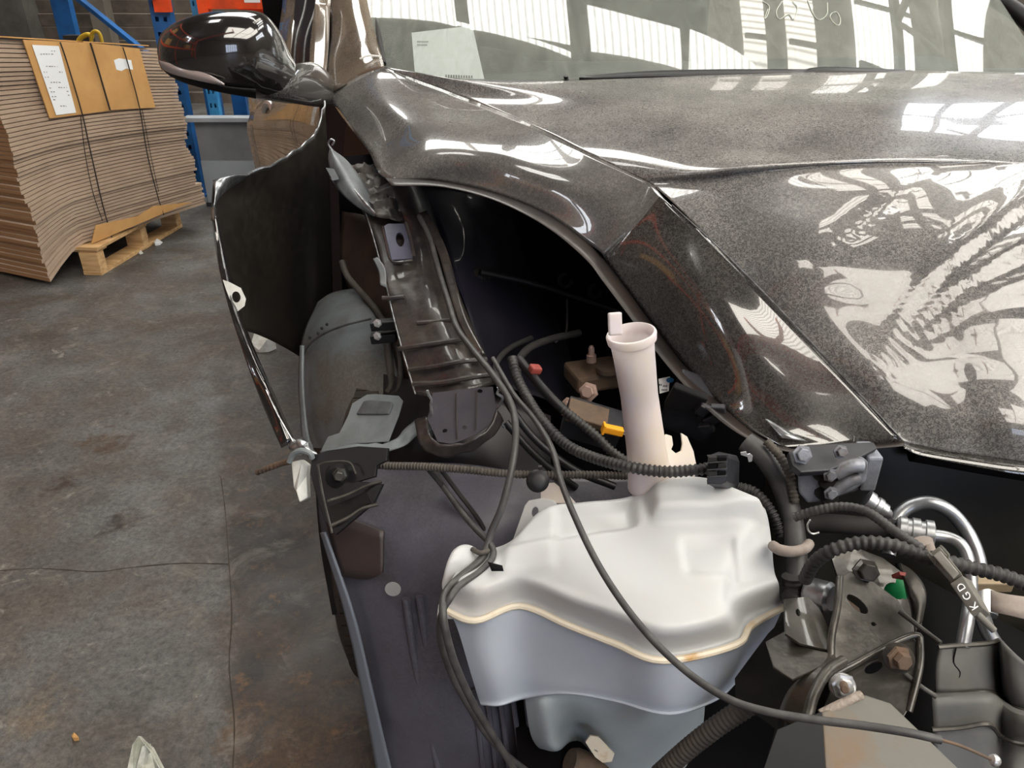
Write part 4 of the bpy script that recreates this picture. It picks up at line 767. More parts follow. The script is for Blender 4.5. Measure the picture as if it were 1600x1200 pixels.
lathe('wheel_rim', wc+Vector((.0, 0, 0)), wc+Vector((1, 0, 0)), [(.01, .05), (.02, .06), (.03, .16), (.005, .19), (.04, .18), (.1, .15), (.15, .06)], M['alu'], tyre, 'grey alloy wheel rim', seg=32)
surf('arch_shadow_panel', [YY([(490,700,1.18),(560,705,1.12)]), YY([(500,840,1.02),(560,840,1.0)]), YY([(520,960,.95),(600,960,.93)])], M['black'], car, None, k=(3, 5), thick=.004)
surf('inner_liner', [YY([(600,585,1.22),(680,600,1.1),(760,610,1.1),(860,650,1.1)]), YY([(600,660,1.12),(680,690,1.02),(760,700,1.02),(860,720,1.05)]), YY([(600,745,1.05),(680,750,1.0),(760,755,1.0),(860,765,1.0)])], mat('inl', '2c2628', .5, col2='1c1a22', ns=7), car, 'dark inner liner behind the rail end', k=(5, 5), thick=.003)
# ---- washer tank
TK = [
 [(692,950,.58),(742,968,.58),(812,945,.58),(890,976,.58),(960,1003,.58),(1035,1030,.58),(1148,1006,.58),(1174,975,.58),(1228,945,.58)],
 [(703,940,.583),(748,956,.583),(815,935,.583),(893,963,.583),(962,990,.583),(1037,1017,.583),(1140,995,.583),(1162,965,.583),(1219,936,.583)],
 [(703,912,.610),(750,925,.612),(815,910,.612),(893,938,.617),(962,963,.62),(1037,988,.622),(1130,970,.622),(1152,938,.622),(1217,913,.622)],
 [(710,898,.617),(755,905,.620),(818,893,.622),(895,915,.627),(962,938,.632),(1036,958,.634),(1120,945,.634),(1145,912,.634),(1210,893,.632)],
 [(720,884,.617),(768,876,.624),(823,860,.633),(900,868,.643),(970,880,.648),(1040,888,.650),(1112,880,.652),(1150,868,.652),(1206,855,.648)],
 [(726,874,.615),(782,860,.624),(832,830,.640),(905,822,.652),(972,824,.66),(1042,825,.668),(1108,822,.67),(1158,832,.668),(1202,825,.66)],
 [(730,869,.612),(790,853,.622),(842,806,.648),(908,797,.658),(978,792,.664),(1042,772,.685),(1105,770,.688),(1155,788,.684),(1198,806,.672)],
 [(735,866,.60),(796,848,.615),(850,796,.645),(912,786,.655),(982,778,.66),(1042,750,.695),(1100,748,.697),(1148,764,.694),(1192,793,.674)]]
tk = [P_(r) for r in TK]
back = [v+Vector((0, .012, -.03)) for v in tk[-1]]; back2 = [v+Vector((0, .0, -.2)) for v in tk[-1]]
def dent(v, j, i):
    z = 0
    for (cx, cy, cz, rx, ry, dz) in ((0.125, .86, 0, .035, .03, .010), (.075, .80, 0, .05, .022, .006), (.245, .79, 0, .05, .04, -.006), (.19, .70, 0, .09, .035, -.004), (.30, .80, 0, .02, .08, .005)):
        z += dz*math.exp(-((v.x-cx)/rx)**2-((v.y-cy)/ry)**2)
    for (x0, x1, y0, y1, h, q) in ((.172, .302, .742, .99, .016, .007), (.055, .15, .742, .792, -.010, .007), (.20, .262, .676, .716, -.005, .005), (-.01, .05, .70, .74, .004, .006)):
        z += h*sm(x0-q, x0+q, v.x)*(1-sm(x1-q, x1+q, v.x))*sm(y0-q, y0+q, v.y)*(1-sm(y1-q, y1+q, v.y))
    return Vector((v.x, v.y, v.z+z*sm(.1, .25, j)*(1-sm(.66, .78, j))))
tank = surf('washer_tank', tk+[back, back2], M['tank'], car, 'milky white translucent washer fluid tank', k=(12, 10), thick=.0, fn=dent)
LW = [[v+Vector((0, .004, -.002)) for v in tk[0]],
 YY([(712,975,.69),(755,985,.68),(818,962,.69),(890,992,.665),(960,1020,.64),(1040,1048,.612),(1145,1022,.64),(1168,992,.66),(1218,962,.695)]),
 YY([(735,1050,.69),(772,1055,.678),(822,1035,.69),(888,1050,.667),(960,1065,.643),(1042,1085,.615),(1135,1060,.642),(1160,1035,.665),(1195,1010,.70)]),
 YY([(748,1092,.692),(780,1094,.682),(820,1080,.692),(885,1078,.668),(960,1090,.646),(1045,1110,.618),(1120,1088,.645),(1152,1060,.67),(1172,1045,.70)]),
 YY([(754,1102,.70),(782,1103,.69),(822,1092,.70),(886,1085,.678),(960,1097,.655),(1046,1117,.628),(1118,1095,.655),(1150,1068,.68),(1168,1052,.71)]),
 YY([(765,1090,.80),(790,1090,.80),(825,1080,.80),(886,1075,.79),(960,1085,.78),(1046,1095,.76),(1110,1080,.78),(1145,1060,.79),(1160,1045,.80)])]
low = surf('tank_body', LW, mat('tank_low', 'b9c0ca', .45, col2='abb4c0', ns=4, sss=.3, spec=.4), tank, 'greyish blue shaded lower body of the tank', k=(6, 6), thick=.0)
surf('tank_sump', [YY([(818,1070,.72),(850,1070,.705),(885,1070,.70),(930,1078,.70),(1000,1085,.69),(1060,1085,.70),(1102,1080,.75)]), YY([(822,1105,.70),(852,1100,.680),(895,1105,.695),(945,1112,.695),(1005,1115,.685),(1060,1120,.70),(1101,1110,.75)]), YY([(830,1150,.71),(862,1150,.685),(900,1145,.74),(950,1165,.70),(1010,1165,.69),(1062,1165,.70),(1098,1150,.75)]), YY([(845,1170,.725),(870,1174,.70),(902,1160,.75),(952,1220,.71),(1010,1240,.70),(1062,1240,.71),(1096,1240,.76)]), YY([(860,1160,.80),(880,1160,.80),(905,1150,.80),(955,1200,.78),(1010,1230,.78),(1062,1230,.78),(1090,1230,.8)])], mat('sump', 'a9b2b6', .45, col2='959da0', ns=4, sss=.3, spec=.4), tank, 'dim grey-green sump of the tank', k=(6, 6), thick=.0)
tube('tank_seam', [v+Vector((0, -.001, -.001)) for v in tk[0]], .0042, M['tank_seam'], tank, 'yellowed moulding seam round the tank', k=6, seg=8)
a_, b_ = Y(1016, 748, .812), Y(986, 520, .812)
Ln = (b_-a_).length
neck = lathe('filler_neck', a_, b_, [(-.01, .030), (.02, .0262), (.05, .0245), (Ln*.6, .0225), (Ln-.03, .0245), (Ln-.012, .0255), (Ln-.010, .0285), (Ln-.002, .0295), (Ln, .0285), (Ln+.0005, .0265), (Ln-.004, .0245), (Ln-.012, .0235), (Ln-.09, .021), (Ln-.091, .001)], M['neck'], tank, 'tall open filler neck', seg=32)
box('neck_tab', Y(961, 506, .795), (.016, .006, .026), M['neck'], neck, ax=axes(.2, -.3), bev=.002)
ntk = plate('neck_bracket', [(1050,680,.86),(1090,700,.85),(1060,750,.82)], [(1030,690),(1040,678),(1050,681),(1052,695),(1049,702),(1056,708),(1064,704),(1066,694),(1064,676),(1074,682),(1084,705),(1088,725),(1086,745),(1030,745)], M['neck'], tank, 'keyhole bracket beside the neck', thick=.004, bev=.001)
plate('left_tab', [(820,790,.83),(860,785,.83),(815,830,.81)], [(802,842),(820,790),(826,782),(848,778),(866,782),(872,790),(840,832),(815,840)], M['tank'], tank, 'white mounting tab with a slot', holes=[ell(836,800,5,8,10)], thick=.003, bev=.001)
plate('rear_tab', [(846,765,.86),(870,760,.86),(860,790,.84)], [(845,756),(866,754),(886,770),(900,786),(845,786)], M['neck'], tank, None, thick=.003)
loft('tank_knob', [(Z(697, 905, .60), Vector((0, 0, .012)), Vector((.004, .012, 0)), 2.5), (Z(704, 890, .61), Vector((0, 0, .022)), Vector((.004, .018, 0)), 2.5), (Z(720, 882, .612), Vector((0, 0, .024)), Vector((.004, .02, 0)), 2.5), (Z(738, 880, .61), Vector((0, 0, .018)), Vector((.004, .018, 0)), 2.5), (Z(752, 886, .605), Vector((0, 0, .01)), Vector((.004, .01, 0)), 2.5)], M['tank'], tank, 'rounded lug at the left end', k=4, seg=20)
box('seam_lug', Z(697, 955, .575), (.02, .02, .008), M['tank'], tank, bev=.002)
surf('cracked_slot', [P_([(762,878,.632),(785,884,.634)]), P_([(768,892,.632),(787,892,.634)])], M['cavity'], tank, 'dark broken slot', k=(3, 3), thick=.001)
plate('sump_tab', [(920,1150,.69),(960,1180,.68),(930,1180,.68)], [(915,1160),(922,1150),(935,1152),(960,1178),(956,1190),(942,1192),(930,1183)], M['tank_seam'], tank, 'small tab under the sump', holes=[ell(931,1173,4,1.5,25,8)], thick=.003)
lathe('pump', Y(890, 1190, .70), Y(950, 1215, .70), [(0, .018), (.01, .022), (.03, .022), (.031, .018), (.06, .017)], M['rust'], tank, 'brown washer pump', seg=20)
# ---- hoses and looms
def hose(nm, pts, wpx, m, label, **kw):
    p = YY(pts); d = sum(((q-Vector((0, 0, CH))).dot(Vector((0, ct, -st))) for q in p))/len(p); return tube(nm, p, wpx/2*d/1200, m, car, label, **kw)
hose('washer_hose', [(655,338,1.33),(672,375,1.27),(686,425,1.2),(700,470,1.13),(714,512,1.07),(740,548,1.0),(772,588,.94),(798,630,.89),(806,675,.84),(800,730,.80),(785,790,.77),(768,830,.755),(760,858,.74),(748,878,.72),(715,905,.70),(697,925,.68),(692,950,.655),(696,985,.64),(712,1040,.64),(740,1100,.64),(780,1165,.64),(815,1220,.64)], 11, M['hose_grey'], 'long grey washer hose looping over the tank edge', k=8)
hose('washer_hose', [(676,735,.93),(710,785,.86),(742,825,.79),(766,850,.745),(770,870,.725),(750,893,.705),(718,915,.685),(703,935,.665),(690,960,.66),(688,1000,.67),(704,1050,.68),(730,1100,.68),(770,1160,.68),(830,1210,.68)], 10, M['hose_grey'], 'second grey hose wrapped beside the first', k=8)
hc = hose('hose_clip', [(738,858,.735),(750,864,.725),(764,860,.73)], 8, M['loom_dusty'], 'small hose clip', k=4)
cab = hose('hood_release_cable', [(770,560,1.0),(802,615,.93),(835,655,.86),(862,700,.79),(876,750,.73),(895,800,.68),(928,870,.62),(968,935,.57),(1020,1000,.53),(1080,1055,.50),(1140,1093,.475),(1200,1112,.46),(1270,1124,.45),(1350,1134,.44),(1420,1145,.43),(1470,1156,.425)], 11, M['hose_grey'], 'loose grey release cable crossing the tank', k=8)
def sub(o, p): o.parent = p; o.matrix_parent_inverse = Matrix.Identity(4); return o
sub(hose('bare_end', [(1470,1156,.425),(1500,1165,.422),(1530,1178,.42),(1550,1187,.42)], 5, M['rust'], 'rusty bare cable end', k=5, seg=8), cab)
lathe('cable_nipple', Y(1548,1186,.42), Y(1560,1190,.42), [(0,.001),(.001,.004),(.004,.0052),(.007,.004),(.009,.001)], M['silver'], cab, 'pale round nipple on the cable end', seg=12)
hose('corrugated_loom', [(540,706,.95),(560,718,.94),(595,727,.92),(660,729,.9),(720,733,.88),(790,740,.87),(850,742,.87),(930,742,.87),(990,744,.87)], 13, M['loom_dusty'], 'dusty ribbed loom running along the panel top', k=8, corr=(.0048, .8))
hose('corrugated_loom', [(800,560,1.0),(808,590,.97),(826,625,.93),(850,660,.89),(885,695,.85),(930,716,.81),(985,730,.775),(1040,737,.768),(1090,734,.768),(1108,731,.77)], 18, M['loom'], 'thick black ribbed loom passing over the filler neck foot', k=8, corr=(.0062, .8))
hose('corrugated_loom', [(880,640,.95),(905,660,.93),(930,680,.91),(955,705,.89),(985,725,.88)], 16, M['loom'], 'black ribbed loom behind the neck', k=6, corr=(.006, .8))
hose('harness', [(810,560,1.02),(830,585,1.0),(855,615,.97),(882,642,.95)], 16, M['black'], 'black taped harness', k=6)
hose('harness', [(905,520,1.2),(860,530,1.15),(825,545,1.1),(808,570,1.05),(812,600,1.02)], 12, M['rubber'], 'black harness curling out of the bay', k=6)
hose('harness', [(830,528,1.2),(795,545,1.13),(775,570,1.06),(780,600,1.0)], 9, M['rubber'], None, k=6)
hose('dark_pipe', [(780,600,.98),(800,640,.96),(840,690,.94),(900,735,.92),(960,760,.92)], 12, M['black'], 'glossy black pipe', k=6)
hose('dark_pipe', [(790,660,.98),(830,705,.96),(870,740,.94),(900,762,.94)], 12, M['black'], None, k=6)
hose('thin_wire', [(886,468,1.3),(886,495,1.25),(884,520,1.2),(868,535,1.15)], 3, M['hose_grey'], 'thin grey wire', k=5, seg=6)
hose('support_rod', [(750,425,1.32),(820,440,1.35),(900,465,1.38),(970,490,1.4)], 10, M['black'], 'dark rod across the engine bay', k=4)
gr = lathe('grommet', Y(840,752,.85), Y(842,740,.72), [(0,.012),(.004,.015),(.008,.0155),(.012,.012),(.013,.006)], M['black'], car, 'round black grommet clip', seg=20)
box('clip_tongue', Y(844,735,.86), (.005, .004, .014), M['hose_grey'], gr)
# engine bay hardware seen in the dark
sm_ = plate('strut_mount', [(720,450,1.36),(780,440,1.38),(750,470,1.34)], [(722,448),(740,440),(772,442),(778,452),(772,462),(730,464)], mat('vio2', '2a2936', .4), car, 'strut mount in the dark bay', thick=.01)
bolt('mount_nut', Y(751,438,1.345), Vector((0,-.3,1)), .014, .02, M['bare'], sm_); lathe('mount_collar', Y(752,440,1.345), Y(752,430,1.345), [(-.012,.022),(0,.02),(.004,.012)], M['rubber'], sm_, seg=16)
tube('mount_edge', YY([(728,453,1.33),(745,456,1.33),(768,453,1.33)]), .0022, M['violet'], sm_, 'bright violet edge', k=4, seg=6)
for x, y, r_ in ((884,438,10), (930,455,9)): tube('bay_clamp', [Y(x+r_*math.cos(t), y+r_*math.sin(t), 1.38) for t in [i*.6 for i in range(9)]], .004, M['black_dull'], car, None, k=3, seg=8)
mc = box('master_cylinder', Y(930,585,1.15), (.09, .07, .03), M['rust'], car, 'brown cast block in the bay', ax=axes(.3), bev=.006)
lathe('bleed_nipple', Y(924,565,1.12), Y(924,540,1.12), [(0,.008),(.012,.008),(.013,.005),(.024,.005),(.028,.003)], M['skin_bolt'], mc, 'pinkish bleed nipple', seg=12)
lathe('port', Y(950,580,1.12), Y(950,560,1.12), [(0,.018),(.008,.018),(.009,.012)], M['rust'], mc, seg=16)
for x, y, s_ in ((890,637,.011), (910,640,.013), (920,612,.010)): bolt('bay_bolt', Y(x, y, 1.02), Vector((-.3, -1, .5)), s_, .018, M['skin_bolt'], car, None)
box('red_cap', Y(836,577,1.0), (.018, .014, .012), M['red_dull'], car, 'dull red clip', ax=axes(.4, .2, .3), bev=.003)
cx = box('connector_block', Y(925,662,.97), (.085, .04, .05), M['conn_black'], car, 'dark brown-topped connector block', ax=axes(-.2, .2, .25), bev=.003)
box('block_cover', Y(918,648,.96), (.06, .04, .012), M['rust'], cx, 'brown top of the connector block', ax=axes(-.2, .2, .25), bev=.002)
yc = box('yellow_plug', Y(958,672,.92), (.029, .012, .011), M['plug_yellow'], car, 'bright yellow electrical plug', ax=axes(0, 0, .24), bev=.002)
for dy in (0, 4): tube('plug_wire', YY([(974,674+dy,.92),(982,677+dy,.93),(990,681+dy,.94)]), .0012, M['tape'], yc, k=3, seg=6)
box('plug_rib', Y(943,669,.917), (.003, .014, .014), M['plug_yellow'], yc, ax=axes(0, 0, .24))
fb = box('fuse_box', Y(1085,635,.98), (.075, .06, .075), M['conn_black'], car, 'dark violet-black relay box with clips', ax=axes(-.35, .35, .3), bev=.004)
for i, (x, y) in enumerate(((1098,640),(1112,655),(1104,668),(1122,640))): box('relay_clip', Y(x, y, .925), (.016, .01, .02), M['conn_black'], fb, ax=axes(-.35, .35, .5+.3*i), bev=.002)
box('relay_lid', Y(1072,625,.94), (.05, .012, .045), M['black_dull'], fb, ax=axes(-.35, .35, .3), bev=.003)
lb_ = plate('warning_sticker', [(1030,590,1.0),(1047,588,1.0),(1032,612,.99)], [(1029,592),(1047,588),(1045,611),(1031,615)], M['paper'], car, 'white sticker with blue dot behind the neck', thick=.001)
plate('sticker_dot', [(1030,590,.998),(1047,588,.998),(1032,612,.988)], ell(1047,594,6,4), M['blue_dot'], lb_, 'blue dot', thick=.001)
pr = []
for (x, y, l) in ((1030,601,4),(1036,603,7),(1034,609,8)):
    for t in range(int(l/2)): pr.append(plate_vf(YY([(1030,590,.998),(1047,588,.998),(1032,612,.988)]), [(x+t*2.4,y-1),(x+t*2.4+1.4,y-1.2),(x+t*2.4+1.4,y+1.5),(x+t*2.4,y+1.6)], (), .0003))
many('sticker_print', pr, M['ink'], lb_)['kind'] = 'stuff'
# white-faced multi-pin connector in front of the tank top
mp_ = prism('pin_connector', YY([(1106,712,.75),(1136,708,.75),(1139,716,.75),(1134,752,.74),(1128,757,.74),(1104,756,.74)]), YY([(1122,705,.79),(1152,712,.79),(1156,722,.79),(1155,758,.78),(1146,768,.78),(1120,765,.78)]), M['conn_black'], car, 'black multi-pin connector on the loom end', bev=.0015)
for i in range(4):
    for j in range(2): box('pin_slot', Y(1113+j*15-i*.4, 717+i*11, .744), (.0095, .004, .006), M['cavity' if (i+j) % 2 else 'rubber'], mp_)
for i in range(5): tube('pin_rib', YY([(1105,712+i*11,.742),(1136,710+i*11,.742)]), .0009, M['loom'], mp_, k=2, seg=5)
plate('metal_clip', [(1160,705,.75),(1176,710,.75),(1165,720,.75)], [(1157,707),(1166,706),(1168,710),(1172,709),(1176,712),(1175,721),(1170,722),(1168,714),(1158,711)], M['silver'], car, 'small bright wire clip', thick=.001)
# harness trunk right of the tank
tr_ = hose('harness_trunk', [(1165,690,.84),(1195,715,.82),(1220,755,.80),(1236,805,.77),(1243,860,.73),(1244,910,.70),(1240,945,.68)], 34, M['hose_grey'], 'thick dark grey taped harness trunk', k=8, seg=16)
sub(hose('tape_wrap', [(1240,900,.695),(1241,918,.69),(1240,938,.68)], 37, M['loom'], None, k=4, corr=(.006, .93), seg=16), tr_)
ck = sub(hose('trunk_clamp', [(1208,853,.71),(1218,859,.69),(1238,862,.685),(1256,858,.70),(1264,850,.72)], 17, M['tape'], 'pinkish grey plastic clamp ring', k=5), tr_)
hose('corrugated_loom', [(1198,690,.82),(1220,715,.80),(1236,748,.785),(1242,785,.77)], 15, M['loom_dusty'], 'ribbed branch beside the harness trunk', k=6, corr=(.005, .82))
hose('corrugated_loom', [(1150,760,.80),(1180,770,.79),(1205,800,.77),(1222,840,.75)], 18, M['loom'], 'ribbed loom under the trunk', k=6, corr=(.005, .82))
hose('branch_loom', [(1242,808,.73),(1275,798,.72),(1315,792,.71),(1355,800,.69),(1395,828,.66),(1425,848,.64),(1442,860,.63)], 16, M['hose_grey'], 'grey ribbed branch loom leading to the marked connector', k=8, corr=(.0055, .9))
hose('corrugated_loom', [(1258,905,.67),(1272,880,.66),(1300,860,.65),(1345,848,.645),(1395,852,.635),(1440,868,.625),(1490,880,.62),(1530,890,.615),(1570,900,.61),(1625,922,.60)], 23, M['loom'], 'heavy black ribbed loom at right', k=8, corr=(.0075, .8), seg=14)
hose('ac_hose', [(1268,818,.76),(1300,818,.75),(1340,821,.74),(1385,826,.73),(1405,828,.72)], 30, M['rubber'], 'fat black air conditioning hose', k=5)
hook = hose('wire_hook', [(1266,812,.70),(1262,820,.70),(1263,829,.70),(1270,834,.70),(1280,832,.70)], 3, M['silver'], 'thin pale wire hook', k=4, seg=6)
fa, fb2 = Y(1400, 828, .715), Y(1460, 838, .70)
Lf = (fb2-fa).length
lathe('crimp_fitting', fa, fb2, [(0,.014),(.003,.017),(.01,.017),(.011,.0155),(.015,.0155),(.016,.0175),(.024,.0175),(.025,.015),(.029,.015),(.030,.0175),(.038,.0175),(.04,.012),(Lf,.010)], M['alu'], car, 'ribbed aluminium crimp fitting', seg=24)
hose('ac_pipe', [(1452,836,.70),(1480,840,.695),(1502,852,.685),(1514,880,.67),(1517,920,.65),(1512,965,.62),(1504,1010,.60)], 20, M['alu'], 'lower aluminium pipe bending down', k=8, seg=16)
hose('ac_pipe', [(1388,868,.74),(1392,835,.76),(1404,806,.775),(1425,790,.78),(1455,786,.775),(1485,800,.765),(1510,830,.75),(1526,865,.73),(1532,900,.71),(1532,960,.68)], 22, M['alu'], 'upper aluminium pipe looping over', k=8, seg=16)
hose('ac_pipe', [(1528,940,.66),(1545,990,.64),(1575,1030,.62),(1620,1062,.60)], 24, M['alu'], 'pale pipe leaving at lower right', k=6, seg=16)
lathe('pipe_sleeve', Y(1533,900,.69), Y(1531,960,.655), [(0,.012),(.001,.0155),(.018,.0155),(.019,.018),(.045,.018),(.046,.012)], M['alu'], car, 'square-shouldered pipe sleeve', seg=20)
lathe('service_port', Y(1392,806,.745), Y(1350,778,.76), [(0,.004),(.003,.006),(.007,.007),(.008,.010),(.015,.0105),(.016,.012),(.022,.012),(.023,.0105),(.026,.0105),(.027,.0125),(.034,.0125),(.035,.008)], M['alu'], car, 'aluminium service port', seg=20)
tube('coupling_band', [Y(1440,845,.66),Y(1447,868,.655)], .011, M['tape'], car, 'tan coupling band', k=3)
surf('tape_strip', [YY([(1548,922,.64),(1570,928,.63),(1620,935,.62)]), YY([(1548,956,.62),(1570,960,.61),(1620,972,.60)])], M['tape'], car, 'pinkish tape flag on the pipe', k=(5, 3), thick=.001)
box('pipe_nut', Y(1542,905,.68), (.045, .03, .014), mat('brass', '8b7b62', .5, metal=.4), car, 'brassy nut plate', bev=.002)
# marked connector
kx = YY([(1450,860,.60),(1476,852,.60),(1540,955,.55)])
kc = prism('marked_connector', YY([(1484,912,.575),(1504,899,.575),(1536,950,.553),(1520,963,.553)]), YY([(1500,922,.605),(1518,907,.605),(1548,960,.583),(1530,972,.583)]), M['conn_grey'], car, 'grey connector with moulded letters', bev=.001)
prism('latch_body', YY([(1448,868,.60),(1468,853,.60),(1502,895,.578),(1486,910,.578)]), YY([(1458,880,.63),(1478,866,.63),(1508,905,.608),(1494,920,.608)]), M['conn_grey'], kc, None, bev=.001)
prism('latch_tongue', YY([(1458,868,.588),(1469,860,.588),(1497,894,.57),(1488,903,.57)]), YY([(1460,871,.6),(1471,863,.6),(1499,897,.58),(1490,906,.58)]), mat('conn_pale', '9a978e', .6), kc, 'paler latch tongue', bev=.0008)
for q in ([(1450,862),(1462,874),(1461,882)], [(1470,853),(1482,866),(1480,872)]): tube('latch_wire', YY([(x, y, .59) for x, y in q]), .0013, M['conn_grey'], kc, k=2, seg=5)
tube('connector_pin', YY([(1526,958,.56),(1540,972,.555),(1553,985,.55)]), .0035, M['conn_grey'], kc, k=3, seg=10)
def letter(ch, px, py, ang, size, d, m, parent, name='letter'):
    cu = bpy.data.curves.new('letter', 'FONT'); cu.body = ch; cu.size = size; cu.extrude = .0003; cu.align_x = 'CENTER'; cu.align_y = 'CENTER'
    t_ = bpy.data.objects.new('tmp', cu); me = bpy.data.meshes.new_from_object(t_); bpy.data.objects.remove(t_); o = bpy.data.objects.new(name, me); C.objects.link(o); me.materials.clear(); me.materials.append(m)
    Rm = Matrix.Rotation(math.pi/2-TH+.0, 4, 'X') @ Matrix.Rotation(ang, 4, 'Z')
    o.parent = parent; o.matrix_basis = Matrix.Translation(Y(px, py, d)) @ Rm; return o
for ch, x, y, d in (('D', 1502, 917, .568), ('G', 1511, 931, .562), ('K', 1522, 947, .5545)): letter(ch, x, y, math.radians(123), .0105, d, M['paper'], kc)
# ---- headlight mount casting and black plate under the hood corner
hp = plate('latch_plate', [(1240,700,.78),(1360,690,.80),(1260,735,.75)], [(1232,706),(1262,694),(1365,690),(1372,700),(1330,722),(1295,735),(1252,738),(1238,726)], M['conn_black'], car, 'blue-black plate under the hood corner', thick=.01, bev=.002)
for x, y in ((1253,710),(1313,706)): bolt('plate_nut', Y(x, y, .765), Vector((0,-1,.5)), .008 if x < 1300 else .006, .008, M['cast'], hp)
ca = prism('casting', YY([(1246,738),(1300,730),(1345,712),(1358,722),(1352,752),(1330,768),(1290,782),(1262,786),(1248,770)]) if False else [Y(x, y, .77) for x, y in ((1246,738),(1300,730),(1345,712),(1356,722),(1352,752),(1330,768),(1290,782),(1262,786),(1248,770))], [Y(x, y, .83) for x, y in ((1246,738),(1300,730),(1345,712),(1360,722),(1357,752),(1335,768),(1295,782),(1262,786),(1248,770))], M['cast'], car, 'mottled silver-grey casting', bev=.003)
for q, r_ in (([(1304,740),(1330,728),(1346,728)], .009), ([(1304,766),(1325,752),(1343,746)], .008)): tube('cast_rib', YY([(x, y, .762) for x, y in q]), r_, M['cast'], ca, k=3)
for x, y in ((1283,739),(1292,752),(1286,768),(1296,778)): lathe('cast_recess', Y(x, y, .768), Y(x, y, .76), [(0,.0105),(.003,.0095),(.0032,.004)], M['black_dull'], ca, seg=14)
for x, y in ((1297,742),(1298,770)): bolt('cast_bolt', Y(x, y, .755), Vector((0,-1,.2)), .006, .006, M['cast'], ca)
box('cast_side', Y(1352,728,.80), (.02, .04, .05), M['cast'], ca, bev=.003)
# ---- front support brackets
b1 = plate('support_bracket', [(1310,900,.66),(1420,950,.63),(1310,1045,.57)], [(1312,902),(1330,892),(1360,905),(1400,935),(1428,975),(1430,1008),(1400,1012),(1300,1052),(1298,1000),(1308,950)], M['bare'], car, 'bent steel support plate with oval holes', holes=[ell(1340,944,21,8,42), ell(1365,975,4,3,30,8)], thick=.003, bev=.001)
tube('folded_edge', YY([(1312,902,.655),(1308,950,.62),(1299,1000,.59),(1300,1055,.56)]), .004, M['bare'], b1, k=5)
tube('folded_edge', YY([(1298,1055,.562),(1340,1036,.568),(1400,1010,.585),(1430,1006,.595)]), .003, M['bare'], b1, k=5)
b2_ = plate('upper_bracket', [(1300,880,.70),(1400,880,.71),(1380,960,.66)], [(1296,862),(1340,856),(1380,872),(1424,905),(1444,940),(1440,985),(1425,975),(1400,935),(1350,900),(1310,905)], M['bracket'], car, 'dark upper bracket', holes=[ell(1398,924,17,13,20)], thick=.003, bev=.001)
bolt('bracket_nut', Y(1352,893,.665), Vector((-.1,-1,.7)), .010, .014, M['bracket'], b2_)
lathe('green_plug', Y(1400,922,.70), Y(1400,918,.66), [(0,.016),(.02,.014),(.022,.008)], M['green'], b2_, 'green plug in the bracket hole', seg=16)
surf('bent_horn', [YY([(1405,880,.69),(1428,895,.675),(1446,925,.655),(1440,970,.63)]), YY([(1412,900,.672),(1422,925,.655),(1432,950,.64),(1430,985,.62)]), YY([(1418,930,.67),(1424,950,.66),(1428,975,.64),(1426,1000,.63)])], M['bare'], b2_, 'bright curved metal horn', k=(6, 6), thick=.003)
box('red_tag', Y(1410,900,.675), (.02, .004, .012), M['red_dull'], b2_, 'dull red mark', ax=axes(0, .5, .4))
lathe('ball_cap', Y(1262,925,.68), Y(1300,935,.66), [(0,.016),(.004,.018),(.026,.018),(.03,.014)], M['alu'], car, 'pale cylindrical cap behind the brackets', seg=20)
tube('red_hose', YY([(1290,930,.68),(1310,945,.67),(1330,960,.67)]), .012, M['rust'], car, 'reddish hose stub', k=3)
b3_ = plate('lower_bracket', [(1300,1060,.56),(1425,1000,.585),(1420,1110,.52)], [(1285,1110),(1300,1072),(1325,1048),(1380,1018),(1425,995),(1434,1004),(1434,1040),(1418,1110),(1400,1140),(1280,1150),(1278,1130)], M['bracket'], car, 'dark lower bracket with two bolts', holes=[ell(1365,1043,15,8,-25)], thick=.004, bev=.001)
tube('torn_lip', YY([(1262,1120,.50),(1272,1085,.52),(1292,1050,.545),(1318,1032,.56)]), .0055, M['bare'], b3_, 'torn bright lip', k=5)
tube('bracket_rim', YY([(1280,1066,.55),(1330,1040,.562),(1390,1008,.58),(1432,992,.585),(1438,1010,.575),(1436,1050,.55),(1420,1112,.52)]), .0035, M['bracket'], b3_, k=5)
lathe('bolt_washer', Y(1404,1028,.557), Y(1404,1024,.53), [(0,.015),(.003,.0145),(.0035,.008)], M['bracket'], b3_, seg=20)
bolt('hex_bolt', Y(1403,1027,.553), Vector((.15,-1,.35)), .0085, .012, M['rust'], b3_)
lathe('nut_collar', Y(1316,1072,.535), Y(1318,1068,.51), [(0,.013),(.003,.012),(.0035,.008)], M['silver'], b3_, 'galvanised washer', seg=18)
bolt('stud_nut', Y(1317,1071,.532), Vector((.1,-1,.4)), .0085, .008, M['silver'], b3_, 'bright nut')
lathe('stud', Y(1318,1070,.525), Y(1322,1082,.50), [(0,.004),(.02,.004),(.021,.003)], M['rust'], b3_, 'rusty stud', seg=10)
bp_ = plate('side_bracket', [(1225,940,.64),(1295,1000,.60),(1235,1010,.58)], [(1226,936),(1262,932),(1280,950),(1297,985),(1292,1015),(1250,1005),(1228,990)], M['bracket'], car, 'dark crumpled side bracket', holes=[ell(1247,957,3.5,6,-15,10)], thick=.003, bev=.001)
plate('bracket_foot', [(1198,1010,.60),(1280,1020,.58),(1230,1050,.56)], [(1196,1002),(1226,986),(1262,1012),(1296,1020),(1286,1040),(1238,1062),(1208,1042)], M['bracket'], bp_, None, thick=.003, bev=.001)
ut = plate('under_cover', [(1160,1050,.62),(1290,1060,.58),(1200,1130,.56)], [(1230,960),(1200,990),(1170,1030),(1148,1060),(1150,1095),(1200,1130),(1280,1190),(1300,1080),(1300,1000)], M['black_dull'], car, 'broken black plastic under cover', thick=.003)
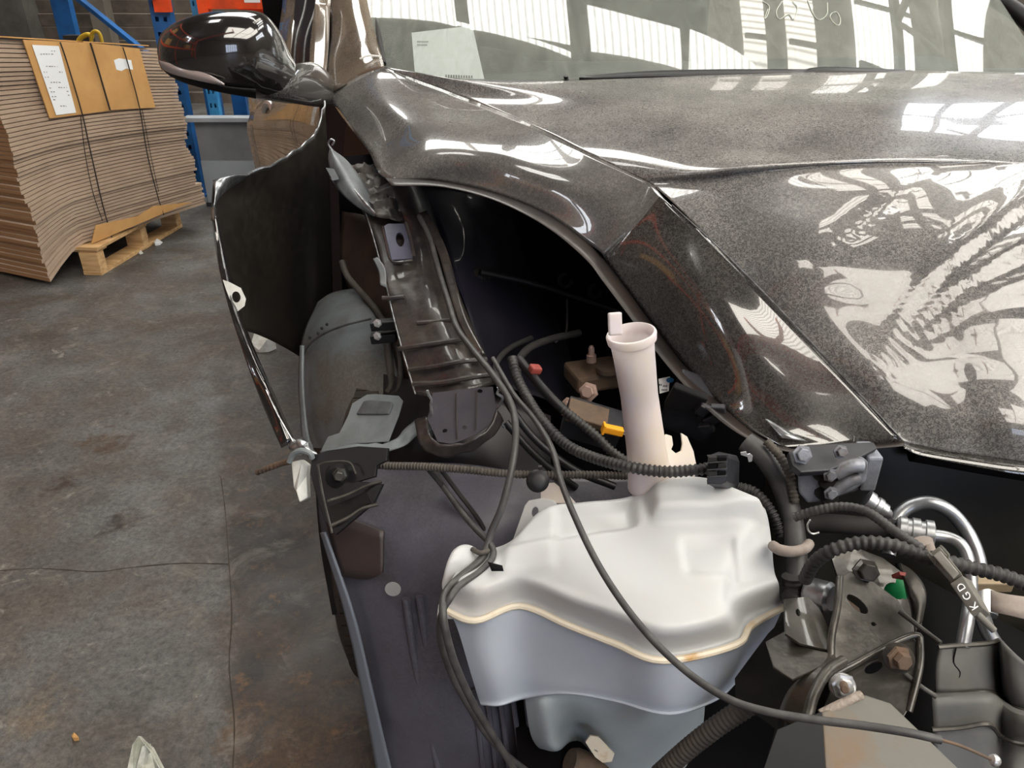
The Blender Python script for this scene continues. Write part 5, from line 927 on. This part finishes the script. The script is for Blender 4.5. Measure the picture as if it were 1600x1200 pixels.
surf('cover_flap', [YY([(1300,1020,.58),(1262,1050,.56),(1232,1080,.55),(1215,1120,.54)]), YY([(1312,1035,.56),(1290,1060,.545),(1270,1095,.53),(1262,1150,.51)])], M['bracket'], ut, None, k=(6, 5), thick=.003)
for i in range(7): 
    x = 1212+i*11; tube('broken_fin', YY([(x+6,1118,.55-i*.002),(x,1150,.535),(x-10,1185,.52),(x-14,1215,.515)]), .0022, M['bare'] if i % 2 else M['black_dull'], ut, k=4, seg=6)
hose('drain_hose', [(1195,1085,.60),(1165,1105,.60),(1120,1135,.60),(1075,1170,.60),(1030,1210,.60)], 32, M['loom_dusty'], 'brown-grey ribbed drain hose at the bottom', k=6, corr=(.006, .9), seg=16)
# bumper beam
bb = plate('bumper_beam', [(1284,1112,.50),(1392,1098,.515),(1400,1215,.452)], [(1284,1112),(1352,1085),(1392,1098),(1540,1240),(1290,1240)], M['beam'], car, 'grey-brown steel bumper beam', thick=.02, bev=.002)
tube('weld_bead', YY([(1282,1116,.503),(1310,1102,.508),(1345,1086,.518)]), .0045, mat('weld', '8d8278', .7, bump=(200, .8, .003)), bb, 'rough pale weld bead', k=5)
plate('beam_side', [(1284,1112,.499),(1230,1215,.45),(1285,1240,.43)], [(1284,1112),(1292,1240),(1180,1240),(1215,1140)], M['black'], bb, None, thick=.004)
ab = surf('absorber', [YY([(1468,1010,.60),(1500,1008,.60),(1545,1005,.60),(1562,1000,.60),(1575,1012,.58),(1620,1050,.56)]), YY([(1462,1045,.585),(1500,1045,.585),(1545,1045,.585),(1562,1045,.60),(1578,1060,.565),(1620,1085,.55)]), YY([(1462,1082,.57),(1500,1082,.57),(1545,1080,.57),(1565,1090,.585),(1585,1104,.555),(1620,1112,.54)])], M['absorber'], car, 'moulded black impact absorber', k=(5, 5), thick=.003, smooth=True)
surf('absorber_step', [YY([(1460,1086,.575),(1500,1084,.575),(1545,1082,.575),(1566,1094,.58),(1588,1108,.56),(1620,1114,.55)]), YY([(1456,1092,.545),(1500,1090,.545),(1545,1090,.545),(1566,1102,.55),(1588,1116,.53),(1620,1122,.52)]), YY([(1458,1140,.53),(1500,1138,.53),(1545,1132,.53),(1562,1150,.535),(1585,1162,.52),(1620,1168,.51)]), YY([(1458,1215,.5),(1500,1215,.5),(1545,1215,.5),(1562,1215,.5),(1585,1215,.49),(1620,1215,.49)])], M['absorber'], ab, None, k=(5, 6), thick=.003)
for q in ([(1458,1086,.565),(1500,1084,.565),(1545,1081,.565),(1566,1093,.575),(1588,1107,.55),(1620,1113,.54)], [(1456,1140,.525),(1500,1137,.525),(1545,1131,.525),(1562,1149,.53),(1585,1161,.515),(1620,1166,.505)], [(1466,1011,.597),(1500,1008,.597),(1545,1005,.597),(1562,1000,.597)]): tube('absorber_edge', YY(q), .0025, M['bare'], ab, k=4, seg=6)
tube('absorber_crack', YY([(1494,1012,.596),(1490,1035,.588),(1500,1050,.582),(1496,1064,.577)]), .0008, M['cavity'], ab, k=3, seg=5)
hose('stay_rod', [(1405,955,.62),(1440,982,.60),(1470,1005,.58)], 8, M['bare'], 'thin dusty stay rod', k=3)
hose('stay_rod', [(1405,1045,.55),(1435,1070,.545),(1462,1088,.54)], 8, M['bare'], None, k=3)
surf('crossmember', [YY([(1400,880,.80),(1600,990,.76),(1700,1040,.74)]), YY([(1420,1000,.72),(1600,1100,.66),(1700,1150,.64)]), YY([(1380,1215,.58),(1600,1215,.56),(1700,1215,.55)])], M['cavity'], car, None, k=(3, 4), thick=.004)
# delivery sheet on the dashboard
pp = tag(plate('paper_sheet', YY([(645,50,2.115),(740,42,2.135),(650,118,1.985)]), [(643,51),(738,40),(757,125),(722,123),(685,119),(648,112)], M['paper'], None, 'white printed sheet lying on the dashboard behind the windscreen', thick=.001), 'white printed sheet lying on the dashboard behind the windscreen', 'paper')
pr = []; pq = YY([(645,50,2.112),(740,42,2.132),(650,118,1.982)])
for i in range(7): pr.append(plate_vf(pq, [(652+i*2.6,64),(653.6+i*2.6,63.8),(653.6+i*2.6,66),(652+i*2.6,66)], (), .0004)); pr.append(plate_vf(pq, [(652+i*2.3,69),(653.4+i*2.3,68.8),(653.4+i*2.3,71),(652+i*2.3,71)], (), .0004))
for i in range(11): pr.append(plate_vf(pq, [(696+i*4,116.5+i*.15),(698.2+i*4,116.5+i*.15),(698.2+i*4,121+i*.1),(696+i*4,121+i*.1)], (), .0004))
many('sheet_print', pr, M['ink'], pp)['kind'] = 'stuff'
